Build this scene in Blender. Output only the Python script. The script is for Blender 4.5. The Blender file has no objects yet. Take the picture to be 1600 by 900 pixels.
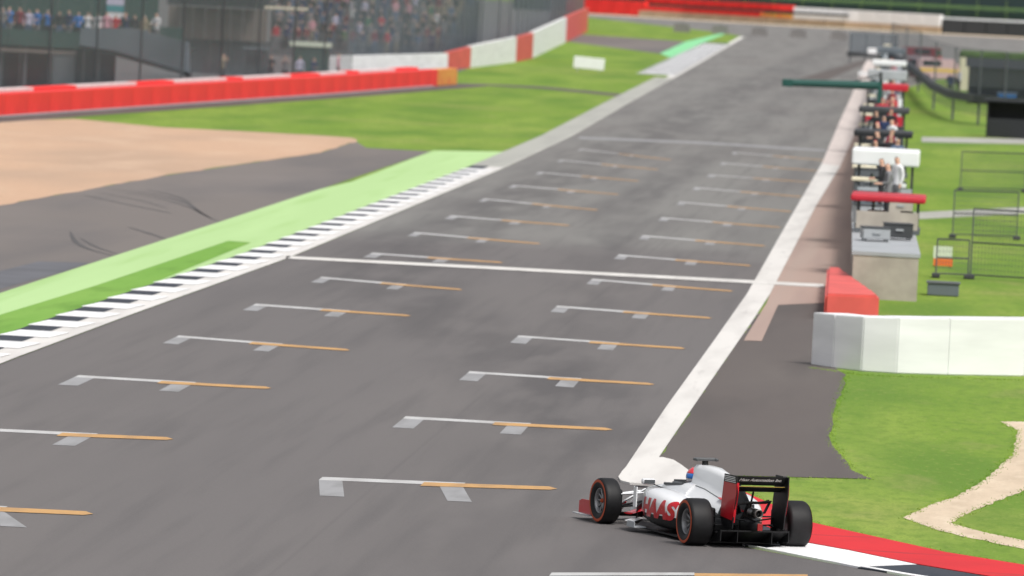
import bpy, bmesh, math, random
from mathutils import Vector, Matrix
from mathutils.geometry import tessellate_polygon
from mathutils.bvhtree import BVHTree
random.seed(7)
R = math.radians
sc = bpy.context.scene
COL = sc.collection

# ------------------------------------------------------------------ camera
F_PX, YAW, PIT, ROLL, CAM_H = 11933.55, -0.05776, 0.04314, 0.05, 8.01
fw = Vector((math.sin(YAW) * math.cos(PIT), math.cos(YAW) * math.cos(PIT), -math.sin(PIT)))
r0 = Vector((math.cos(YAW), -math.sin(YAW), 0)); u0 = r0.cross(fw)
rt = math.cos(ROLL) * r0 + math.sin(ROLL) * u0
up = -math.sin(ROLL) * r0 + math.cos(ROLL) * u0
cd = bpy.data.cameras.new('camera'); cam = bpy.data.objects.new('camera', cd); COL.objects.link(cam)
cam.matrix_world = Matrix(((rt.x, up.x, -fw.x, 0), (rt.y, up.y, -fw.y, 0), (rt.z, up.z, -fw.z, CAM_H), (0, 0, 0, 1)))
cd.sensor_width = 36.0; cd.lens = F_PX / 1600 * 36.0
cd.clip_start = 1.0; cd.clip_end = 6000
cd.dof.use_dof = True; cd.dof.focus_distance = 107.5; cd.dof.aperture_fstop = 3.1
sc.camera = cam

# ------------------------------------------------------------------ light: bright overcast
SUN_EL, SUN_AZ = R(56), R(142)          # azimuth from +Y towards +X
w = bpy.data.worlds.new('World'); sc.world = w; w.use_nodes = True
nt = w.node_tree; bg = nt.nodes['Background']
sky = nt.nodes.new('ShaderNodeTexSky'); sky.sky_type = 'NISHITA'; sky.sun_disc = False
sky.sun_elevation = SUN_EL; sky.sun_rotation = SUN_AZ; sky.dust_density = 4.0; sky.air_density = 1.0
hs = nt.nodes.new('ShaderNodeHueSaturation'); hs.inputs['Saturation'].default_value = 0.22
nt.links.new(sky.outputs[0], hs.inputs['Color']); nt.links.new(hs.outputs[0], bg.inputs['Color'])
bg.inputs['Strength'].default_value = 0.135
sd = bpy.data.lights.new('sun', 'SUN'); sd.energy = 2.1; sd.angle = R(14); sd.color = (1.0, 0.96, 0.9)
so = bpy.data.objects.new('sun', sd); COL.objects.link(so)
sdir = Vector((math.sin(SUN_AZ) * math.cos(SUN_EL), math.cos(SUN_AZ) * math.cos(SUN_EL), math.sin(SUN_EL)))
so.rotation_euler = sdir.to_track_quat('Z', 'Y').to_euler()
sc.view_settings.view_transform = 'Standard'; sc.view_settings.look = 'None'
sc.view_settings.exposure = 0.25; sc.view_settings.gamma = 1.0; sc.view_settings.use_curve_mapping = False
sc.cycles.use_denoising = True

# ------------------------------------------------------------------ where things stand
def ray(px, py): return fw + rt * ((px - 800) / F_PX) + up * ((450 - py) / F_PX)
def G(px, py, z=0.0):
    d = ray(px, py); t = (z - CAM_H) / d.z
    return Vector((d.x * t, d.y * t, z))
def at(px, py, Y):
    d = ray(px, py); t = Y / d.y
    return Vector((d.x * t, Y, CAM_H + d.z * t))
def X(px, Y): return at(px, 30, Y).x

# ------------------------------------------------------------------ materials
MATS = {}
def mat(name, col, rough=0.7, metal=0.0, noise=0.0, scale=3.0, bump=0.0, coat=0.0, alpha=1.0, spec=0.5, col2=None, stretch=None, detail=4.0):
    if name in MATS: return MATS[name]
    m = bpy.data.materials.new(name); m.use_nodes = True; n = m.node_tree.nodes; l = m.node_tree.links
    b = n['Principled BSDF']
    b.inputs['Base Color'].default_value = (*col, 1); b.inputs['Roughness'].default_value = rough
    b.inputs['Metallic'].default_value = metal; b.inputs['Coat Weight'].default_value = coat
    b.inputs['Specular IOR Level'].default_value = spec; b.inputs['Alpha'].default_value = alpha
    if noise > 0 or bump > 0:
        tc = n.new('ShaderNodeTexCoord'); mp = n.new('ShaderNodeMapping'); l.new(tc.outputs['Object'], mp.inputs['Vector'])
        if stretch: mp.inputs['Scale'].default_value = stretch
        nz = n.new('ShaderNodeTexNoise'); nz.inputs['Scale'].default_value = scale; nz.inputs['Detail'].default_value = detail
        l.new(mp.outputs[0], nz.inputs['Vector'])
        if noise > 0:
            cr = n.new('ShaderNodeMix'); cr.data_type = 'RGBA'
            c2 = col2 if col2 else tuple(c * (1 - noise) for c in col)
            cr.inputs[6].default_value = (*col, 1); cr.inputs[7].default_value = (*c2, 1)
            mr = n.new('ShaderNodeMapRange'); mr.inputs['From Min'].default_value = 0.35; mr.inputs['From Max'].default_value = 0.65
            l.new(nz.outputs[0], mr.inputs['Value']); l.new(mr.outputs[0], cr.inputs[0]); l.new(cr.outputs[2], b.inputs['Base Color'])
        if bump > 0:
            bp = n.new('ShaderNodeBump'); bp.inputs['Strength'].default_value = bump; bp.inputs['Distance'].default_value = 0.02
            l.new(nz.outputs[0], bp.inputs['Height']); l.new(bp.outputs[0], b.inputs['Normal'])
    MATS[name] = m
    return m

def layered(name, cols, rough=0.85, layers=(), bump=0.25, split=None):
    """base colour, then noise layers (colour, scale xyz, low, high, amount) mixed over it in world space; optional colour change along Y"""
    m = bpy.data.materials.new(name); m.use_nodes = True; n = m.node_tree.nodes; l = m.node_tree.links
    b = n['Principled BSDF']; b.inputs['Roughness'].default_value = rough; b.inputs['Specular IOR Level'].default_value = 0.35
    geo = n.new('ShaderNodeNewGeometry')
    rgb = n.new('ShaderNodeRGB'); rgb.outputs[0].default_value = (*cols, 1); cur = rgb.outputs[0]
    if split:
        c2, y0, y1 = split
        sx = n.new('ShaderNodeSeparateXYZ'); l.new(geo.outputs['Position'], sx.inputs[0])
        nz = n.new('ShaderNodeTexNoise'); nz.inputs['Scale'].default_value = 0.25; l.new(geo.outputs['Position'], nz.inputs['Vector'])
        ad = n.new('ShaderNodeMath'); ad.operation = 'MULTIPLY_ADD'; ad.inputs[1].default_value = 10.0
        l.new(nz.outputs[0], ad.inputs[0]); l.new(sx.outputs['Y'], ad.inputs[2])
        mr = n.new('ShaderNodeMapRange'); mr.inputs['From Min'].default_value = y0; mr.inputs['From Max'].default_value = y1
        l.new(ad.outputs[0], mr.inputs['Value'])
        mx = n.new('ShaderNodeMix'); mx.data_type = 'RGBA'; mx.inputs[7].default_value = (*c2, 1)
        l.new(mr.outputs[0], mx.inputs[0]); l.new(cur, mx.inputs[6]); cur = mx.outputs[2]
    last = None
    for (c, s, lo, hi, amt, rot) in layers:
        mp = n.new('ShaderNodeMapping'); mp.inputs['Scale'].default_value = s; mp.inputs['Rotation'].default_value = (0, 0, rot)
        l.new(geo.outputs['Position'], mp.inputs['Vector'])
        nz = n.new('ShaderNodeTexNoise'); nz.inputs['Scale'].default_value = 1.0; nz.inputs['Detail'].default_value = 6.0
        l.new(mp.outputs[0], nz.inputs['Vector'])
        mr = n.new('ShaderNodeMapRange'); mr.inputs['From Min'].default_value = lo; mr.inputs['From Max'].default_value = hi
        mr.inputs['To Max'].default_value = amt; l.new(nz.outputs[0], mr.inputs['Value'])
        mx = n.new('ShaderNodeMix'); mx.data_type = 'RGBA'; mx.inputs[7].default_value = (*c, 1)
        l.new(mr.outputs[0], mx.inputs[0]); l.new(cur, mx.inputs[6]); cur = mx.outputs[2]; last = nz
    l.new(cur, b.inputs['Base Color'])
    nz = n.new('ShaderNodeTexNoise'); nz.inputs['Scale'].default_value = 14.0; nz.inputs['Detail'].default_value = 8.0
    l.new(geo.outputs['Position'], nz.inputs['Vector'])
    bp = n.new('ShaderNodeBump'); bp.inputs['Strength'].default_value = bump; bp.inputs['Distance'].default_value = 0.03
    l.new(nz.outputs[0], bp.inputs['Height']); l.new(bp.outputs[0], b.inputs['Normal'])
    MATS[name] = m
    return m

M_GRASS = layered('grass_turf', (0.165, 0.268, 0.026), 0.95, [
    ((0.225, 0.315, 0.045), (0.35, 0.02, 1), 0.42, 0.6, 0.9, 1.35), ((0.095, 0.195, 0.016), (0.22, 0.05, 1), 0.46, 0.62, 0.9, 1.5),
    ((0.28, 0.285, 0.08), (0.07, 0.05, 1), 0.55, 0.72, 0.65, 0.2), ((0.11, 0.205, 0.02), (0.9, 0.35, 1), 0.48, 0.66, 0.6, 1.3), ((0.26, 0.25, 0.09), (0.6, 0.25, 1), 0.58, 0.74, 0.55, 1.2),
    ((0.10, 0.185, 0.017), (4.5, 1.4, 1), 0.47, 0.66, 0.6, 0.3), ((0.26, 0.30, 0.07), (7, 2.2, 1), 0.56, 0.72, 0.5, 0.9), ((0.10, 0.17, 0.018), (22, 9, 1), 0.48, 0.72, 0.6, 0)], 0.8)
M_TRACK = layered('track_asphalt', (0.128, 0.118, 0.117), 0.78, [
    ((0.095, 0.088, 0.089), (0.5, 0.03, 1), 0.45, 0.7, 0.5, 0.12), ((0.159, 0.145, 0.138), (0.16, 0.02, 1), 0.45, 0.75, 0.5, 0.05),
    ((0.073, 0.069, 0.071), (1.6, 0.05, 1), 0.56, 0.72, 0.35, 0.22), ((0.073, 0.069, 0.071), (2.4, 0.09, 1), 0.52, 0.74, 0.32, 1.5),
    ((0.172, 0.163, 0.159), (25, 25, 1), 0.5, 0.8, 0.4, 0)], 0.3, split=((0.186, 0.181, 0.172), 214, 226))
def rubber_line(m):
    n = m.node_tree.nodes; l = m.node_tree.links; bs = n['Principled BSDF']; cur = bs.inputs['Base Color'].links[0].from_socket
    geo = n.new('ShaderNodeNewGeometry'); sx = n.new('ShaderNodeSeparateXYZ'); l.new(geo.outputs['Position'], sx.inputs[0])
    def node(op, a, b_=None):
        q = n.new('ShaderNodeMath'); q.operation = op
        for i_, v in enumerate((a, b_)):
            if v is None: continue
            if isinstance(v, (int, float)): q.inputs[i_].default_value = v
            else: l.new(v, q.inputs[i_])
        return q.outputs[0]
    def ramp(v, a, b_, c, d):
        q = n.new('ShaderNodeMapRange'); q.interpolation_type = 'SMOOTHSTEP'
        for i_, k in zip((1, 2, 3, 4), (a, b_, c, d)): q.inputs[i_].default_value = k
        l.new(v, q.inputs[0]); return q.outputs[0]
    nz = n.new('ShaderNodeTexNoise'); nz.inputs['Scale'].default_value = 1.0; nz.inputs['Detail'].default_value = 7.0
    mp = n.new('ShaderNodeMapping'); mp.inputs['Scale'].default_value = (0.9, 0.12, 1); l.new(geo.outputs['Position'], mp.inputs[0]); l.new(mp.outputs[0], nz.inputs['Vector'])
    for (xa, xb, ya, yb, wd, amt) in ((-3.2, -14.6, 100, 205, 2.6, 0.42), (-6.5, -11.0, 110, 260, 1.6, 0.26), (-8.6, -8.5, 0, 1, 0.05, 0.18)):
        xc = ramp(sx.outputs['Y'], ya, yb, xa, xb)
        d = node('ABSOLUTE', node('SUBTRACT', sx.outputs['X'], xc)); k = ramp(d, wd * 0.2, wd, amt, 0.0)
        k = node('MULTIPLY', k, ramp(nz.outputs[0], 0.35, 0.62, 0.15, 1.0))
        mx = n.new('ShaderNodeMix'); mx.data_type = 'RGBA'; mx.inputs[7].default_value = (0.05, 0.047, 0.05, 1)
        l.new(k, mx.inputs[0]); l.new(cur, mx.inputs[6]); cur = mx.outputs[2]
    l.new(cur, bs.inputs['Base Color'])
rubber_line(M_TRACK)
M_RUNOFF = layered('runoff_asphalt', (0.160, 0.141, 0.132), 0.85, [
    ((0.112, 0.104, 0.106), (0.25, 0.03, 1), 0.45, 0.65, 0.8, 0.15), ((0.192, 0.169, 0.160), (0.1, 0.04, 1), 0.5, 0.7, 0.6, 1.0),
    ((0.128, 0.120, 0.112), (25, 25, 1), 0.5, 0.8, 0.35, 0)], 0.3)
M_APRON = layered('apron_asphalt', (0.101, 0.086, 0.081), 0.88, [
    ((0.124, 0.108, 0.100), (0.3, 0.05, 1), 0.45, 0.65, 0.7, 0.9), ((0.073, 0.064, 0.062), (0.6, 0.06, 1), 0.52, 0.7, 0.6, 1.4),
    ((0.111, 0.102, 0.098), (22, 22, 1), 0.5, 0.8, 0.35, 0)], 0.3)
M_PINK = layered('worn_red_asphalt', (0.37, 0.27, 0.23), 0.85, [
    ((0.29, 0.215, 0.19), (0.8, 0.03, 1), 0.45, 0.65, 0.7, 0.05), ((0.36, 0.28, 0.24), (2.0, 0.02, 1), 0.5, 0.7, 0.6, 0)], 0.25)
M_GRAVEL = layered('gravel_stones', (0.516, 0.340, 0.232), 0.95, [
    ((0.404, 0.284, 0.206), (0.12, 0.04, 1), 0.45, 0.65, 0.7, 1.3), ((0.568, 0.404, 0.292), (0.3, 0.08, 1), 0.5, 0.7, 0.6, 1.5),
    ((0.310, 0.224, 0.163), (7, 7, 1), 0.52, 0.7, 0.55, 0)], 0.9)
M_CONCRETE = layered('concrete_edge', (0.36, 0.36, 0.33), 0.85, [
    ((0.29, 0.29, 0.27), (0.8, 0.05, 1), 0.45, 0.65, 0.7, 0), ((0.44, 0.44, 0.4), (3, 3, 1), 0.5, 0.7, 0.4, 0)], 0.3)
M_MINT = layered('pale_green_paint', (0.370, 0.542, 0.241), 0.8, [
    ((0.404, 0.585, 0.267), (0.6, 0.03, 1), 0.45, 0.65, 0.7, 0.05), ((0.275, 0.456, 0.146), (1.2, 0.04, 1), 0.55, 0.72, 0.6, 0.1)], 0.25)
M_TEAL = layered('fresh_green_paint', (0.20, 0.56, 0.27), 0.8, [((0.28, 0.62, 0.33), (0.5, 0.03, 1), 0.45, 0.65, 0.7, 0)], 0.2)
M_SAND = layered('sandy_path', (0.58, 0.47, 0.35), 0.95, [((0.47, 0.37, 0.27), (1.5, 0.4, 1), 0.45, 0.65, 0.7, 1.4),
    ((0.68, 0.58, 0.45), (2.5, 0.6, 1), 0.5, 0.7, 0.6, 1.2), ((0.4, 0.33, 0.24), (12, 12, 1), 0.55, 0.7, 0.5, 0)], 0.8)
M_KWHITE = layered('kerb_white', (0.78, 0.78, 0.79), 0.65, [((0.6, 0.6, 0.61), (1.5, 0.3, 1), 0.5, 0.7, 0.6, 0.3), ((0.4, 0.4, 0.41), (3, 0.4, 1), 0.62, 0.75, 0.5, 0.4)], 0.2)
M_KDARK = layered('kerb_dark', (0.03, 0.036, 0.05), 0.75, [((0.05, 0.054, 0.068), (1.5, 0.3, 1), 0.5, 0.7, 0.7, 0.3)], 0.2)
M_KRED = layered('kerb_red', (0.60, 0.008, 0.014), 0.6, [((0.48, 0.006, 0.012), (0.7, 0.5, 1), 0.45, 0.65, 0.6, 0.9), ((0.12, 0.02, 0.025), (0.35, 1.6, 1), 0.6, 0.74, 0.75, 0.25)], 0.2)
M_LINE = layered('line_white', (0.64, 0.62, 0.595), 0.7, [((0.50, 0.48, 0.46), (1.5, 0.15, 1), 0.45, 0.68, 0.7, 0), ((0.4, 0.38, 0.37), (4, 0.3, 1), 0.6, 0.75, 0.5, 0)], 0.2)
M_LINEP = layered('line_pinkish', (0.60, 0.53, 0.50), 0.75, [((0.48, 0.42, 0.4), (1.5, 0.1, 1), 0.45, 0.68, 0.7, 0)], 0.2)
M_GRID = layered('grid_white', (0.484, 0.484, 0.484), 0.7, [((0.370, 0.361, 0.361), (2.5, 0.5, 1), 0.45, 0.65, 0.7, 0)], 0.2)
M_GRIDT = layered('grid_side_white', (0.29, 0.29, 0.30), 0.7, [((0.21, 0.21, 0.21), (2.5, 0.5, 1), 0.45, 0.65, 0.7, 0)], 0.2)
M_ORANGE = layered('grid_orange', (0.50, 0.29, 0.115), 0.7, [((0.36, 0.22, 0.11), (2.5, 0.5, 1), 0.45, 0.65, 0.7, 0)], 0.2)
M_SKID = mat('tyre_rubber_mark', (0.09, 0.085, 0.086), 0.8, noise=0.35, scale=2.0)
M_WEDGE = layered('wedge_grass', (0.149, 0.316, 0.046), 0.95, [((0.207, 0.368, 0.069), (0.5, 0.04, 1), 0.42, 0.6, 0.8, 0.1), ((0.103, 0.230, 0.029), (1.2, 0.2, 1), 0.5, 0.68, 0.7, 0.3)], 0.5)
M_SKIDT = mat('faint_rubber_mark', (0.112, 0.104, 0.104), 0.8, noise=0.25, scale=1.5)
M_REDB = mat('barrier_red', (0.88, 0.042, 0.038), 0.5, noise=0.18, spec=0.25, scale=0.6, bump=0.1)
M_REDC = mat('barrier_coral', (0.70, 0.10, 0.085), 0.55, noise=0.2, scale=1.2, bump=0.2)
M_WHITEB = mat('barrier_white', (0.82, 0.82, 0.83), 0.55, noise=0.14, scale=1.0, bump=0.35, stretch=(0.4, 0.4, 2.2))
M_PINKW = mat('barrier_faded_white', (0.70, 0.58, 0.58), 0.6, noise=0.15, scale=0.8)
M_YEL = mat('barrier_yellow', (0.75, 0.38, 0.06), 0.5, noise=0.3, scale=2.0, col2=(0.7, 0.16, 0.04))
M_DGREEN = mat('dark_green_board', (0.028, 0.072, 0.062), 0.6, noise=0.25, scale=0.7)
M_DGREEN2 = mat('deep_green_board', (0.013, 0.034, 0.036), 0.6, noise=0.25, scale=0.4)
M_LGREEN = mat('light_green_trim', (0.045, 0.10, 0.055), 0.6)
M_DGREY = mat('dark_grey_steel', (0.05, 0.054, 0.06), 0.6, noise=0.3, scale=1.0)
M_MGREY = mat('mid_grey_steel', (0.10, 0.11, 0.12), 0.55, noise=0.2, scale=1.0)
M_LGREY = mat('light_grey_steel', (0.38, 0.40, 0.42), 0.5, noise=0.15, scale=1.0)
M_BLUEG = mat('blue_grey_panel', (0.12, 0.142, 0.165), 0.5, noise=0.15, scale=1.0)
M_BROWN = mat('brown_boards', (0.17, 0.14, 0.125), 0.8, noise=0.25, scale=1.0)
M_BLACK = mat('black_sheet', (0.012, 0.014, 0.018), 0.5)
M_CONC = mat('pale_concrete', (0.42, 0.38, 0.33), 0.85, noise=0.2, scale=2.0, bump=0.3)
M_CONCG = mat('concourse_concrete', (0.13, 0.125, 0.125), 0.85, noise=0.25, scale=0.3)
M_CREAM = mat('cream_paint', (0.72, 0.66, 0.50), 0.5)
M_RED = mat('red_sheet', (0.50, 0.012, 0.03), 0.5, noise=0.15, scale=2.0)
M_WHITE = mat('white_sheet', (0.78, 0.79, 0.80), 0.45, noise=0.06, scale=2.0)
M_SCREEN = mat('monitor_glass', (0.02, 0.025, 0.03), 0.15)
M_GREENB = mat('beam_green', (0.012, 0.075, 0.062), 0.4)
M_MESH = mat('wire_mesh', (0.2, 0.225, 0.25), 0.6, alpha=0.2)
M_MESHD = mat('dense_wire_mesh', (0.15, 0.175, 0.20), 0.6, alpha=0.52)
M_MESHC = mat('thin_wire_mesh', (0.15, 0.175, 0.20), 0.6, alpha=0.34)
M_MESHF = mat('stand_haze_mesh', (0.12, 0.14, 0.155), 0.6, alpha=0.26)
M_POLY = mat('clear_screen', (0.22, 0.32, 0.40), 0.2, alpha=0.72)
M_ORNG = mat('orange_board', (0.75, 0.16, 0.03), 0.6)
M_PALEG = mat('pale_green_board', (0.62, 0.68, 0.55), 0.6)
M_HEDGE = mat('hedge_leaves', (0.07, 0.14, 0.02), 0.9, noise=0.5, scale=8.0, bump=1.0)

# ------------------------------------------------------------------ object helpers
def link(name, me, parent=None):
    o = bpy.data.objects.new(name, me); COL.objects.link(o)
    if parent is not None: o.parent = parent
    return o
def tag(o, label=None, cat=None, group=None, kind=None):
    if label: o['label'] = label
    if cat: o['category'] = cat
    if group: o['group'] = group
    if kind: o['kind'] = kind
    return o
def empty(name, loc=(0, 0, 0), rz=0.0, parent=None):
    o = bpy.data.objects.new(name, None); COL.objects.link(o); o.location = loc; o.rotation_euler = (0, 0, rz)
    if parent is not None: o.parent = parent
    return o
class MB:
    def __init__(s): s.bm = bmesh.new()
    def box(s, c, size, rz=0.0, rx=0.0, ry=0.0, bevel=0.0):
        m = Matrix.Translation(c) @ Matrix.Rotation(rz, 4, 'Z') @ Matrix.Rotation(rx, 4, 'X') @ Matrix.Rotation(ry, 4, 'Y') @ Matrix.Diagonal((*size, 1))
        g = bmesh.ops.create_cube(s.bm, size=1.0, matrix=m)
        if bevel > 0:
            es = list({e for v in g['verts'] for e in v.link_edges})
            bmesh.ops.bevel(s.bm, geom=es, offset=bevel, segments=2, affect='EDGES', profile=0.5)
        return s
    def tube(s, a, b, r0, r1=None, n=8, caps=True):
        a = Vector(a); b = Vector(b); r1 = r0 if r1 is None else r1; d = b - a
        q = d.to_track_quat('Z', 'Y'); ra = []; rb = []
        for i in range(n):
            t = 2 * math.pi * i / n; v = Vector((math.cos(t), math.sin(t), 0))
            ra.append(s.bm.verts.new(a + q @ (v * r0))); rb.append(s.bm.verts.new(b + q @ (v * r1)))
        for i in range(n): s.bm.faces.new((ra[i], ra[(i + 1) % n], rb[(i + 1) % n], rb[i]))
        if caps: s.bm.faces.new(ra[::-1]); s.bm.faces.new(rb)
        return s
    def path(s, pts, r, n=8):
        for i in range(len(pts) - 1): s.tube(pts[i], pts[i + 1], r, r, n)
        return s
    def arm(s, a, b, wid, th, axis=(0, 0, 1)):
        """flat streamlined arm from a to b"""
        a = Vector(a); b = Vector(b); d = (b - a).normalized(); sd_ = d.cross(Vector(axis)).normalized(); u_ = sd_.cross(d)
        ra, rb = [], []
        for (p, q) in ((1, 0), (0.4, 1), (-0.4, 1), (-1, 0), (-0.4, -1), (0.4, -1)):
            o = sd_ * (p * wid / 2) + u_ * (q * th / 2)
            ra.append(s.bm.verts.new(a + o)); rb.append(s.bm.verts.new(b + o))
        for i in range(6): s.bm.faces.new((ra[i], ra[(i + 1) % 6], rb[(i + 1) % 6], rb[i]))
        s.bm.faces.new(ra[::-1]); s.bm.faces.new(rb)
        return s
    def loft(s, rings, cap0=True, cap1=True):
        vr = [[s.bm.verts.new(p) for p in r] for r in rings]
        k = len(vr[0])
        for a, b in zip(vr[:-1], vr[1:]):
            for i in range(k): s.bm.faces.new((a[i], a[(i + 1) % k], b[(i + 1) % k], b[i]))
        if cap0: s.bm.faces.new(vr[0][::-1])
        if cap1: s.bm.faces.new(vr[-1])
        return s
    def prism(s, pts, off):
        """closed outline (3D points) pushed by off"""
        off = Vector(off); a = [s.bm.verts.new(Vector(p)) for p in pts]; b = [s.bm.verts.new(Vector(p) + off) for p in pts]
        k = len(pts)
        for i in range(k): s.bm.faces.new((a[i], a[(i + 1) % k], b[(i + 1) % k], b[i]))
        fs = [s.bm.faces.new(a[::-1]), s.bm.faces.new(b)]
        bmesh.ops.triangulate(s.bm, faces=fs)
        return s
    def lathe(s, prof, c, axis='X', n=48):
        """profile of (along axis, radius)"""
        rings = []
        for i in range(n):
            t = 2 * math.pi * i / n; cs, sn = math.cos(t), math.sin(t)
            rings.append([s.bm.verts.new(Vector(c) + Vector((p, q * cs, q * sn))) for (p, q) in prof])
        for i in range(n):
            a, b = rings[i], rings[(i + 1) % n]
            for j in range(len(prof) - 1): s.bm.faces.new((a[j], b[j], b[j + 1], a[j + 1]))
        return s
    def build(s, name, m, parent=None, smooth=False, sub=0):
        bmesh.ops.remove_doubles(s.bm, verts=s.bm.verts, dist=1e-5)
        bmesh.ops.recalc_face_normals(s.bm, faces=s.bm.faces)
        me = bpy.data.meshes.new(name); s.bm.to_mesh(me); s.bm.free()
        for mm in (m if isinstance(m, (list, tuple)) else [m]): me.materials.append(mm)
        if smooth:
            for p in me.polygons: p.use_smooth = True
        o = link(name, me, parent)
        if sub:
            md = o.modifiers.new('subsurf', 'SUBSURF'); md.levels = sub; md.render_levels = sub
        return o
def smooth_by_angle(o, ang=35):
    me = o.data; bm = bmesh.new(); bm.from_mesh(me)
    for f in bm.faces: f.smooth = True
    for e in bm.edges: e.smooth = (len(e.link_faces) == 2 and e.calc_face_angle(3) < R(ang))
    bm.to_mesh(me); bm.free()

def densify(pts, step, amp=0.0, closed=True):
    out = []; k = len(pts); rng = random.Random(k * 31 + 5)
    for i in range(k if closed else k - 1):
        a, b = pts[i], pts[(i + 1) % k]; n = max(1, int((b - a).length / step))
        for j in range(n):
            p = a.lerp(b, j / n)
            if amp and j: p = p + Vector((rng.uniform(-amp, amp), rng.uniform(-amp, amp) * 3, 0))
            out.append(p)
    if not closed: out.append(pts[-1])
    return out
def sheet(name, pts, z, m, parent=None, th=0.0):
    """flat polygon (may be concave), optionally with a thickness below it"""
    pts = [Vector((p[0], p[1], z)) for p in pts]
    tris = tessellate_polygon([pts]); k = len(pts)
    vs = list(pts); fs = [tuple(t) for t in tris]
    if th > 0:
        vs += [p - Vector((0, 0, th)) for p in pts]
        fs += [(i, (i + 1) % k, (i + 1) % k + k, i + k) for i in range(k)]
    me = bpy.data.meshes.new(name); me.from_pydata([tuple(v) for v in vs], [], fs); me.update()
    bm = bmesh.new(); bm.from_mesh(me); bmesh.ops.recalc_face_normals(bm, faces=bm.faces)
    tops = [f for f in bm.faces if abs(f.normal.z) > 0.9]
    if tops and tops[0].normal.z < 0:
        bmesh.ops.reverse_faces(bm, faces=bm.faces)
    bm.to_mesh(me); bm.free()
    me.materials.append(m)
    return link(name, me, parent)
def band(name, a, b, z, m, parent=None, th=0.0): return sheet(name, list(a) + list(b)[::-1], z, m, parent, th)
def GP(*pts): return [G(*p) for p in pts]
def side(pl, d):
    """offset polyline sideways by d (positive = to the right of travel)"""
    out = []
    for i, p in enumerate(pl):
        t = (pl[min(i + 1, len(pl) - 1)] - pl[max(i - 1, 0)]); t.z = 0; t.normalize()
        out.append(p + Vector((t.y, -t.x, 0)) * d)
    return out
def along(pl, s):
    for a, b in zip(pl[:-1], pl[1:]):
        L = (b - a).length
        if s <= L: return a.lerp(b, s / L), (b - a).normalized()
        s -= L
    return pl[-1], (pl[-1] - pl[-2]).normalized()
def length(pl): return sum((b - a).length for a, b in zip(pl[:-1], pl[1:]))

# ------------------------------------------------------------------ ground sheets
def S(o, label=None): return tag(o, label, kind='structure')
S(sheet('ground', [Vector(p) for p in ((-900, -60, 0), (900, -60, 0), (900, 3500, 0), (-900, 3500, 0))], 0.0, M_GRASS), 'green mown grass ground around the circuit')

LI = GP((30, 558), (200, 494.4), (450, 404), (556, 360), (783, 265), (890, 215), (994, 154.7), (1059, 118.8), (1164, 57.8))
LI = [Vector((LI[0].x - 0.3, 105, 0)), Vector((LI[0].x, 128, 0))] + LI            # track-side edge of the left line
LI0 = [Vector((-17.6, 40, 0))] + LI
WLt = GP((965, 750), (1041, 636.5), (1117, 531), (1167, 460), (1230, 349), (1284, 256), (1312, 190), (1329, 153), (1353, 94.7))
WRt = GP((1000, 757), (1028.7, 716.8), (1109, 598.5), (1176.5, 501), (1203, 460), (1275, 322), (1313, 260), (1344, 190), (1364, 150), (1381, 97))
kerb_line = GP((1164, 855), (1289, 879), (1410, 900.5), (1600, 928))               # inside edge of the right-hand corner
far_edge = GP((870, 24), (920, 27), (1131, 51.6), (1164, 57.8))
far_front = GP((862, 19.5), (1010, 28), (1200, 39), (1330, 46), (1470, 54), (1640, 62))
trk = LI0 + GP((1131, 51.6), (920, 27), (864, 23)) + far_front + [Vector((3, 740, 0))] + WRt[::-1][1:-2] + GP((1028.7, 716.8), (1075, 733), (1100, 790)) + kerb_line + [Vector((14, 92, 0)), Vector((14, 40, 0))]
track = S(sheet('track', trk, 0.004, M_TRACK), 'grey asphalt racing track with painted grid boxes')
apron = S(sheet('pit_entry_apron', densify(GP((1010, 740), (1030, 714), (1109, 598), (1176, 501), (1205, 470), (1300, 470), (1300, 570), (1322, 586), (1304, 640), (1298, 690), (1330, 735), (1362, 749), (1075, 742)), 1.5, 0.05), 0.0085, M_APRON), 'dark brown-grey asphalt apron right of the white line')
pink = S(sheet('pit_wall_verge', WRt[4:][::-1] + GP((1196, 478), (1287, 474), (1345, 420), (1350, 330), (1358, 270), (1366, 210), (1380, 150), (1395, 97)), 0.0125, M_PINK), 'pinkish worn strip between white line and pit wall')
sheet('worn_patch', GP((1162, 533), (1190, 534), (1216, 477), (1196, 477)), 0.0165, M_PINK, apron)
gr_edge = GP((118, 186), (253, 199), (500, 212), (550, 216), (572, 231), (660, 236), (790, 238))
runoff = S(sheet('run_off', GP((-420, 640), (-420, 470), (0, 321), (253, 275), (500, 239), (556, 221), (572, 231), (660, 236), (677, 236), (500, 296), (338, 349), (181, 399.6), (0, 458.7), (-420, 600)), 0.004, M_RUNOFF), 'brown-grey asphalt run-off beside gravel')
gravel = S(sheet('gravel_trap', densify(GP((-420, 470), (0, 321.5), (253, 275), (500, 239), (558, 221), (549, 215.5), (500, 212), (253, 199), (118, 186), (0, 189), (-420, 215)), 2.0, 0.12), 0.008, M_GRAVEL), 'beige gravel trap in front of the long red barrier')
LW = side(LI, -0.62)                                                              # outer edge of white line
KO = side(LI, -1.27)                                                              # outer edge of kerb
mint_out = GP((-420, 600), (0, 458.7), (181, 399.6), (338, 349), (500, 296), (550, 284), (677, 235.5), (800, 237.5))
def cut(pl, y0, y1):
    """the piece of a polyline between two Y values"""
    out = []
    for a, b in zip(pl[:-1], pl[1:]):
        for (yy) in ([a.y] if not out else []):
            if y0 <= a.y <= y1: out.append(a)
        for yy in (y0, y1):
            if a.y < yy < b.y: out.append(a.lerp(b, (yy - a.y) / (b.y - a.y)))
        if y0 <= b.y <= y1 and (not out or (out[-1] - b).length > 1e-6): out.append(b)
    return out
Y_K = 291.0
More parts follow.
